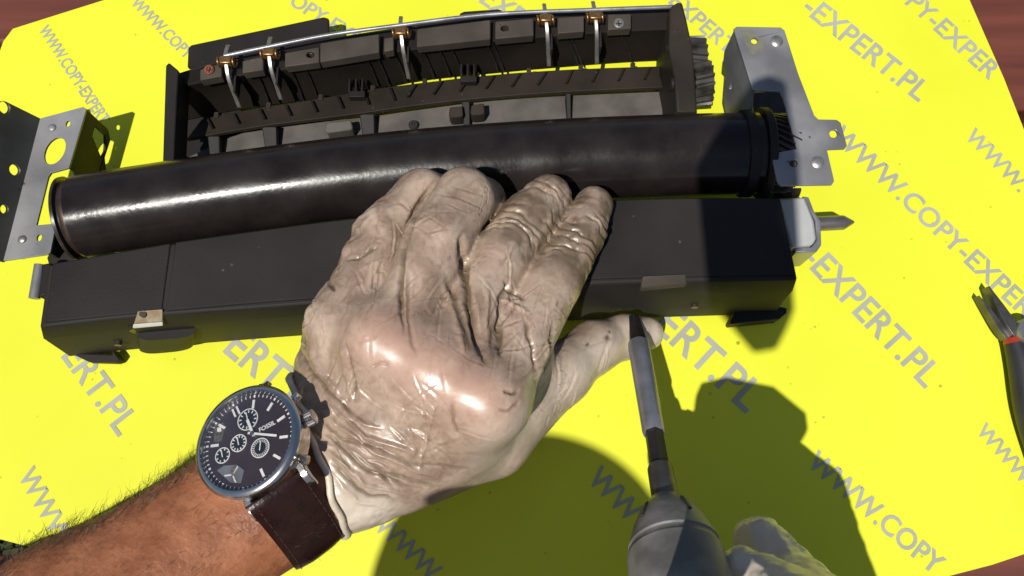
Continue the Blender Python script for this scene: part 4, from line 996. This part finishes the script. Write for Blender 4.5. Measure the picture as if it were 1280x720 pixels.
for h_ in range(12):
    a = math.pi / 2 - h_ * math.pi / 6
    if h_ in (8, 9, 7): continue
    b = MB()
    if h_ == 0:
        bar(b, OUT - (v3 * .95), a, 12.6, 16.2, .8); bar(b, OUT + (v3 * .95), a, 12.6, 16.2, .8)
    else: bar(b, OUT, a, 12.8, 16.2, 1.0)
    obj('hour_marker', b, M['white'], dial)
b = MB()
for k in range(60):
    bar(b, OUT, k * math.pi / 30, 17.2, 18.2, .28 if k % 5 else .7, -.79, -.6)
o = obj('minute_track', b, M['white'], dial); 
def subdial(px, py, r, ticks, dot=False):
    c = WP(px, py, -.8); b = MB(); b.lathe(c, WN, [(0, .05), (.08, r), (.0, r)] if False else [(.02, .05), (.02, r - .05), (.1, r - .05), (.1, .05)], 36); s_ = obj('subdial', b, M['dialblack'], dial)
    b = MB(); rr = [[c + WN * h + q * (v3 * math.cos(2 * math.pi * k / 36) + v12 * math.sin(2 * math.pi * k / 36)) for k in range(36)] for h, q in ((.0, r), (.25, r), (.25, r - .35), (.0, r - .35))]
    b.ring_loft(rr, cap=False); obj('ring', b, M['white'], s_)
    b = MB()
    for k in range(ticks): bar(b, c, k * 2 * math.pi / ticks, r * .62, r * .86, .42 if ticks < 16 else .25, .08, .22)
    obj('tick_marks', b, M['white'], s_)
    b = MB(); bar(b, c, math.radians(80 if px < 320 else 60), -r * .25, r * .7, .4, .3, .45); obj('pointer', b, M['white'], s_)
subdial(310, 524.5, 4.3, 12); subdial(298.5, 554, 3.4, 12); subdial(325.5, 560, 3.8, 24); subdial(278.5, 569.5, 3.1, 8)
# cut-outs that show the movement
b = MB(); b.plate([WP(x, y, -.62) for x, y in ((268, 530), (280, 528), (281, 536), (277, 552), (267, 553))], [], -WN * .2); w1 = obj('cutout', b, M['gold'], dial)
b = MB(); b.plate([WP(x, y, -.6) for x, y in ((272, 535), (277, 534), (277, 539), (272, 540))], [], WN * .3); obj('jewel', b, M['white'], w1)
b = MB(); b.plate([WP(x, y, -.62) for x, y in ((271, 588), (280, 582), (296, 581), (305, 588), (301, 604), (288, 603))], [], -WN * .2); w2 = obj('cutout', b, M['tool'], dial)
b = MB(); b.tube([WP(293, 588, -.5), WP(293, 588, -.2)], 1.3, 16); obj('balance', b, M['gold'], w2)
for an in (30, 150, 270):
    b = MB(); bar(b, WP(290, 593, 0), math.radians(an), .5, 3.4, .5, -.6, -.3); obj('spoke', b, M['white'], w2)
# hands
cx = WP(316, 542, 0)
def ang_to(px, py):
    q = WP(px, py) - WP(316, 542); return math.atan2(q @ v12, q @ v3)
b = MB(); bar(b, cx, ang_to(350, 545), -2, 10.5, .85, .1, .35); bar(b, cx, ang_to(350, 545), 4, 10, .3, .34, .40); obj('minute_hand', b, M['white'], wt)
b = MB(); bar(b, cx, ang_to(308, 522), -1, 6.5, 1.1, -.1, .1); obj('hour_hand', b, M['white'], wt)
b = MB(); b.lathe(cx, WN, [(-.8, .9), (.6, .9), (.7, .5), (.7, .05)], 18); obj('hand_hub', b, M['case'], wt)
a0, a1 = WP(322.5, 537), WP(342.5, 526.5)
obj('maker_name', text_on('FOSSIL', a0, a1, v12, 1.05, lift=-.74, offset=.02), M['white'], dial)
# crown and pushers
for an, r, l_, nm in ((ang_to(378, 512), 3.0, 5.0, 'crown'), (ang_to(364, 487), 1.9, 3.2, 'pusher'), (ang_to(376, 560), 1.9, 3.2, 'pusher')):
    dr_ = v3 * math.cos(an) + v12 * math.sin(an); c = WCp - WN * 5
    b = MB()
    if nm == 'crown':
        for k in range(1):
            rings = []
            for h, rr in ((19.5, 1.6), (21.2, 1.6), (21.3, r), (25, r), (25.4, r * .8)):
                u1 = WN; u2 = np.cross(dr_, u1)
                rings.append([c + dr_ * h + (rr - (.35 if (q % 2 and h > 21.25) else 0)) * (u1 * math.cos(2 * math.pi * q / 36) + u2 * math.sin(2 * math.pi * q / 36)) for q in range(36)])
            b.ring_loft(rings)
    else: b.lathe(c, dr_, [(19, 1.3), (21.5, 1.3), (21.6, r), (24, r), (24.4, r * .7)], 20)
    obj(nm, b, M['case'], wt, smooth=35)
# lugs
for s_ in (-1, 1):
    for t_ in (-1, 1):
        b = MB(); p0 = WCp + v12 * s_ * 17 + v3 * t_ * 11.5 - WN * 5; p1 = WCp + v12 * s_ * 24.5 + v3 * t_ * 11.5 - WN * 9.5
        sp = spline([p0, lerp(p0, p1, .6) + WN * 1.2, p1], 8); b.grid_solid([[q - v3 * 1.6 for q in sp], [q + v3 * 1.6 for q in sp]], -WN * 4); obj('lug', b, M['case'], wt, bevel=.6)
# strap loop round the wrist
cen = WR + ((WCp - WR) @ ad) * ad
e1 = sidev; e2 = np.cross(e1, ad); e2 = e2 if e2[2] > 0 else -e2
def ell(deg, g=1.0):
    a = math.radians(deg); return cen + (e1 * math.cos(a) * 29.5 + e2 * math.sin(a) * 23) * g
sg = 1 if (v12 @ e1) < 0 else -1       # the six o'clock end lies on the +e1 side
def strap(lug, angs):
    path = [lug + WN * .5, lug + (lug - WCp) / np.linalg.norm(lug - WCp) * 3 - WN * 2.2] + [ell(a) for a in angs]
    K = 34; sp = spline(path, K); rows_in = []; bots = []; cnr = []
    for k in range(K):
        t = sp[min(k + 1, K - 1)] - sp[max(k - 1, 0)]; t /= np.linalg.norm(t)
        nr = np.cross(t, ad); nr = nr if nr @ (sp[k] - cen) > 0 else -nr; nr /= np.linalg.norm(nr); cnr.append(nr)
        wdt = lerp(12.3, 10.5, k / (K - 1))
        rows_in.append([sp[k] + ad * f * wdt + nr * 2.4 * (1 - abs(f) ** 3 * .6) for f in (-1, -.94, -.8, -.4, 0, .4, .8, .94, 1)]); bots.append(-nr * 2.6)
    b = MB(); b.grid_solid(rows_in, bots); so_ = obj('strap', b, M['leather'], wt, smooth=50)
    st_ = MB()
    for f in (-.84, .84):
        for k in range(1, K - 2):
            q = [sp[k] * (1 - u) + sp[k + 1] * u + ad * f * 11.2 + cnr[k] * 1.75 for u in (.1, .75)]
            st_.tube(q, .22, 5)
    x = obj('stitching', st_, M['thread'], so_); x['kind'] = 'stuff'
strap(WCp - v12 * 19.5 - WN * 6.5, [40, 12, -20, -55, -92])
strap(WCp + v12 * 19.5 - WN * 6, [150, 178, 205, 240, 266])
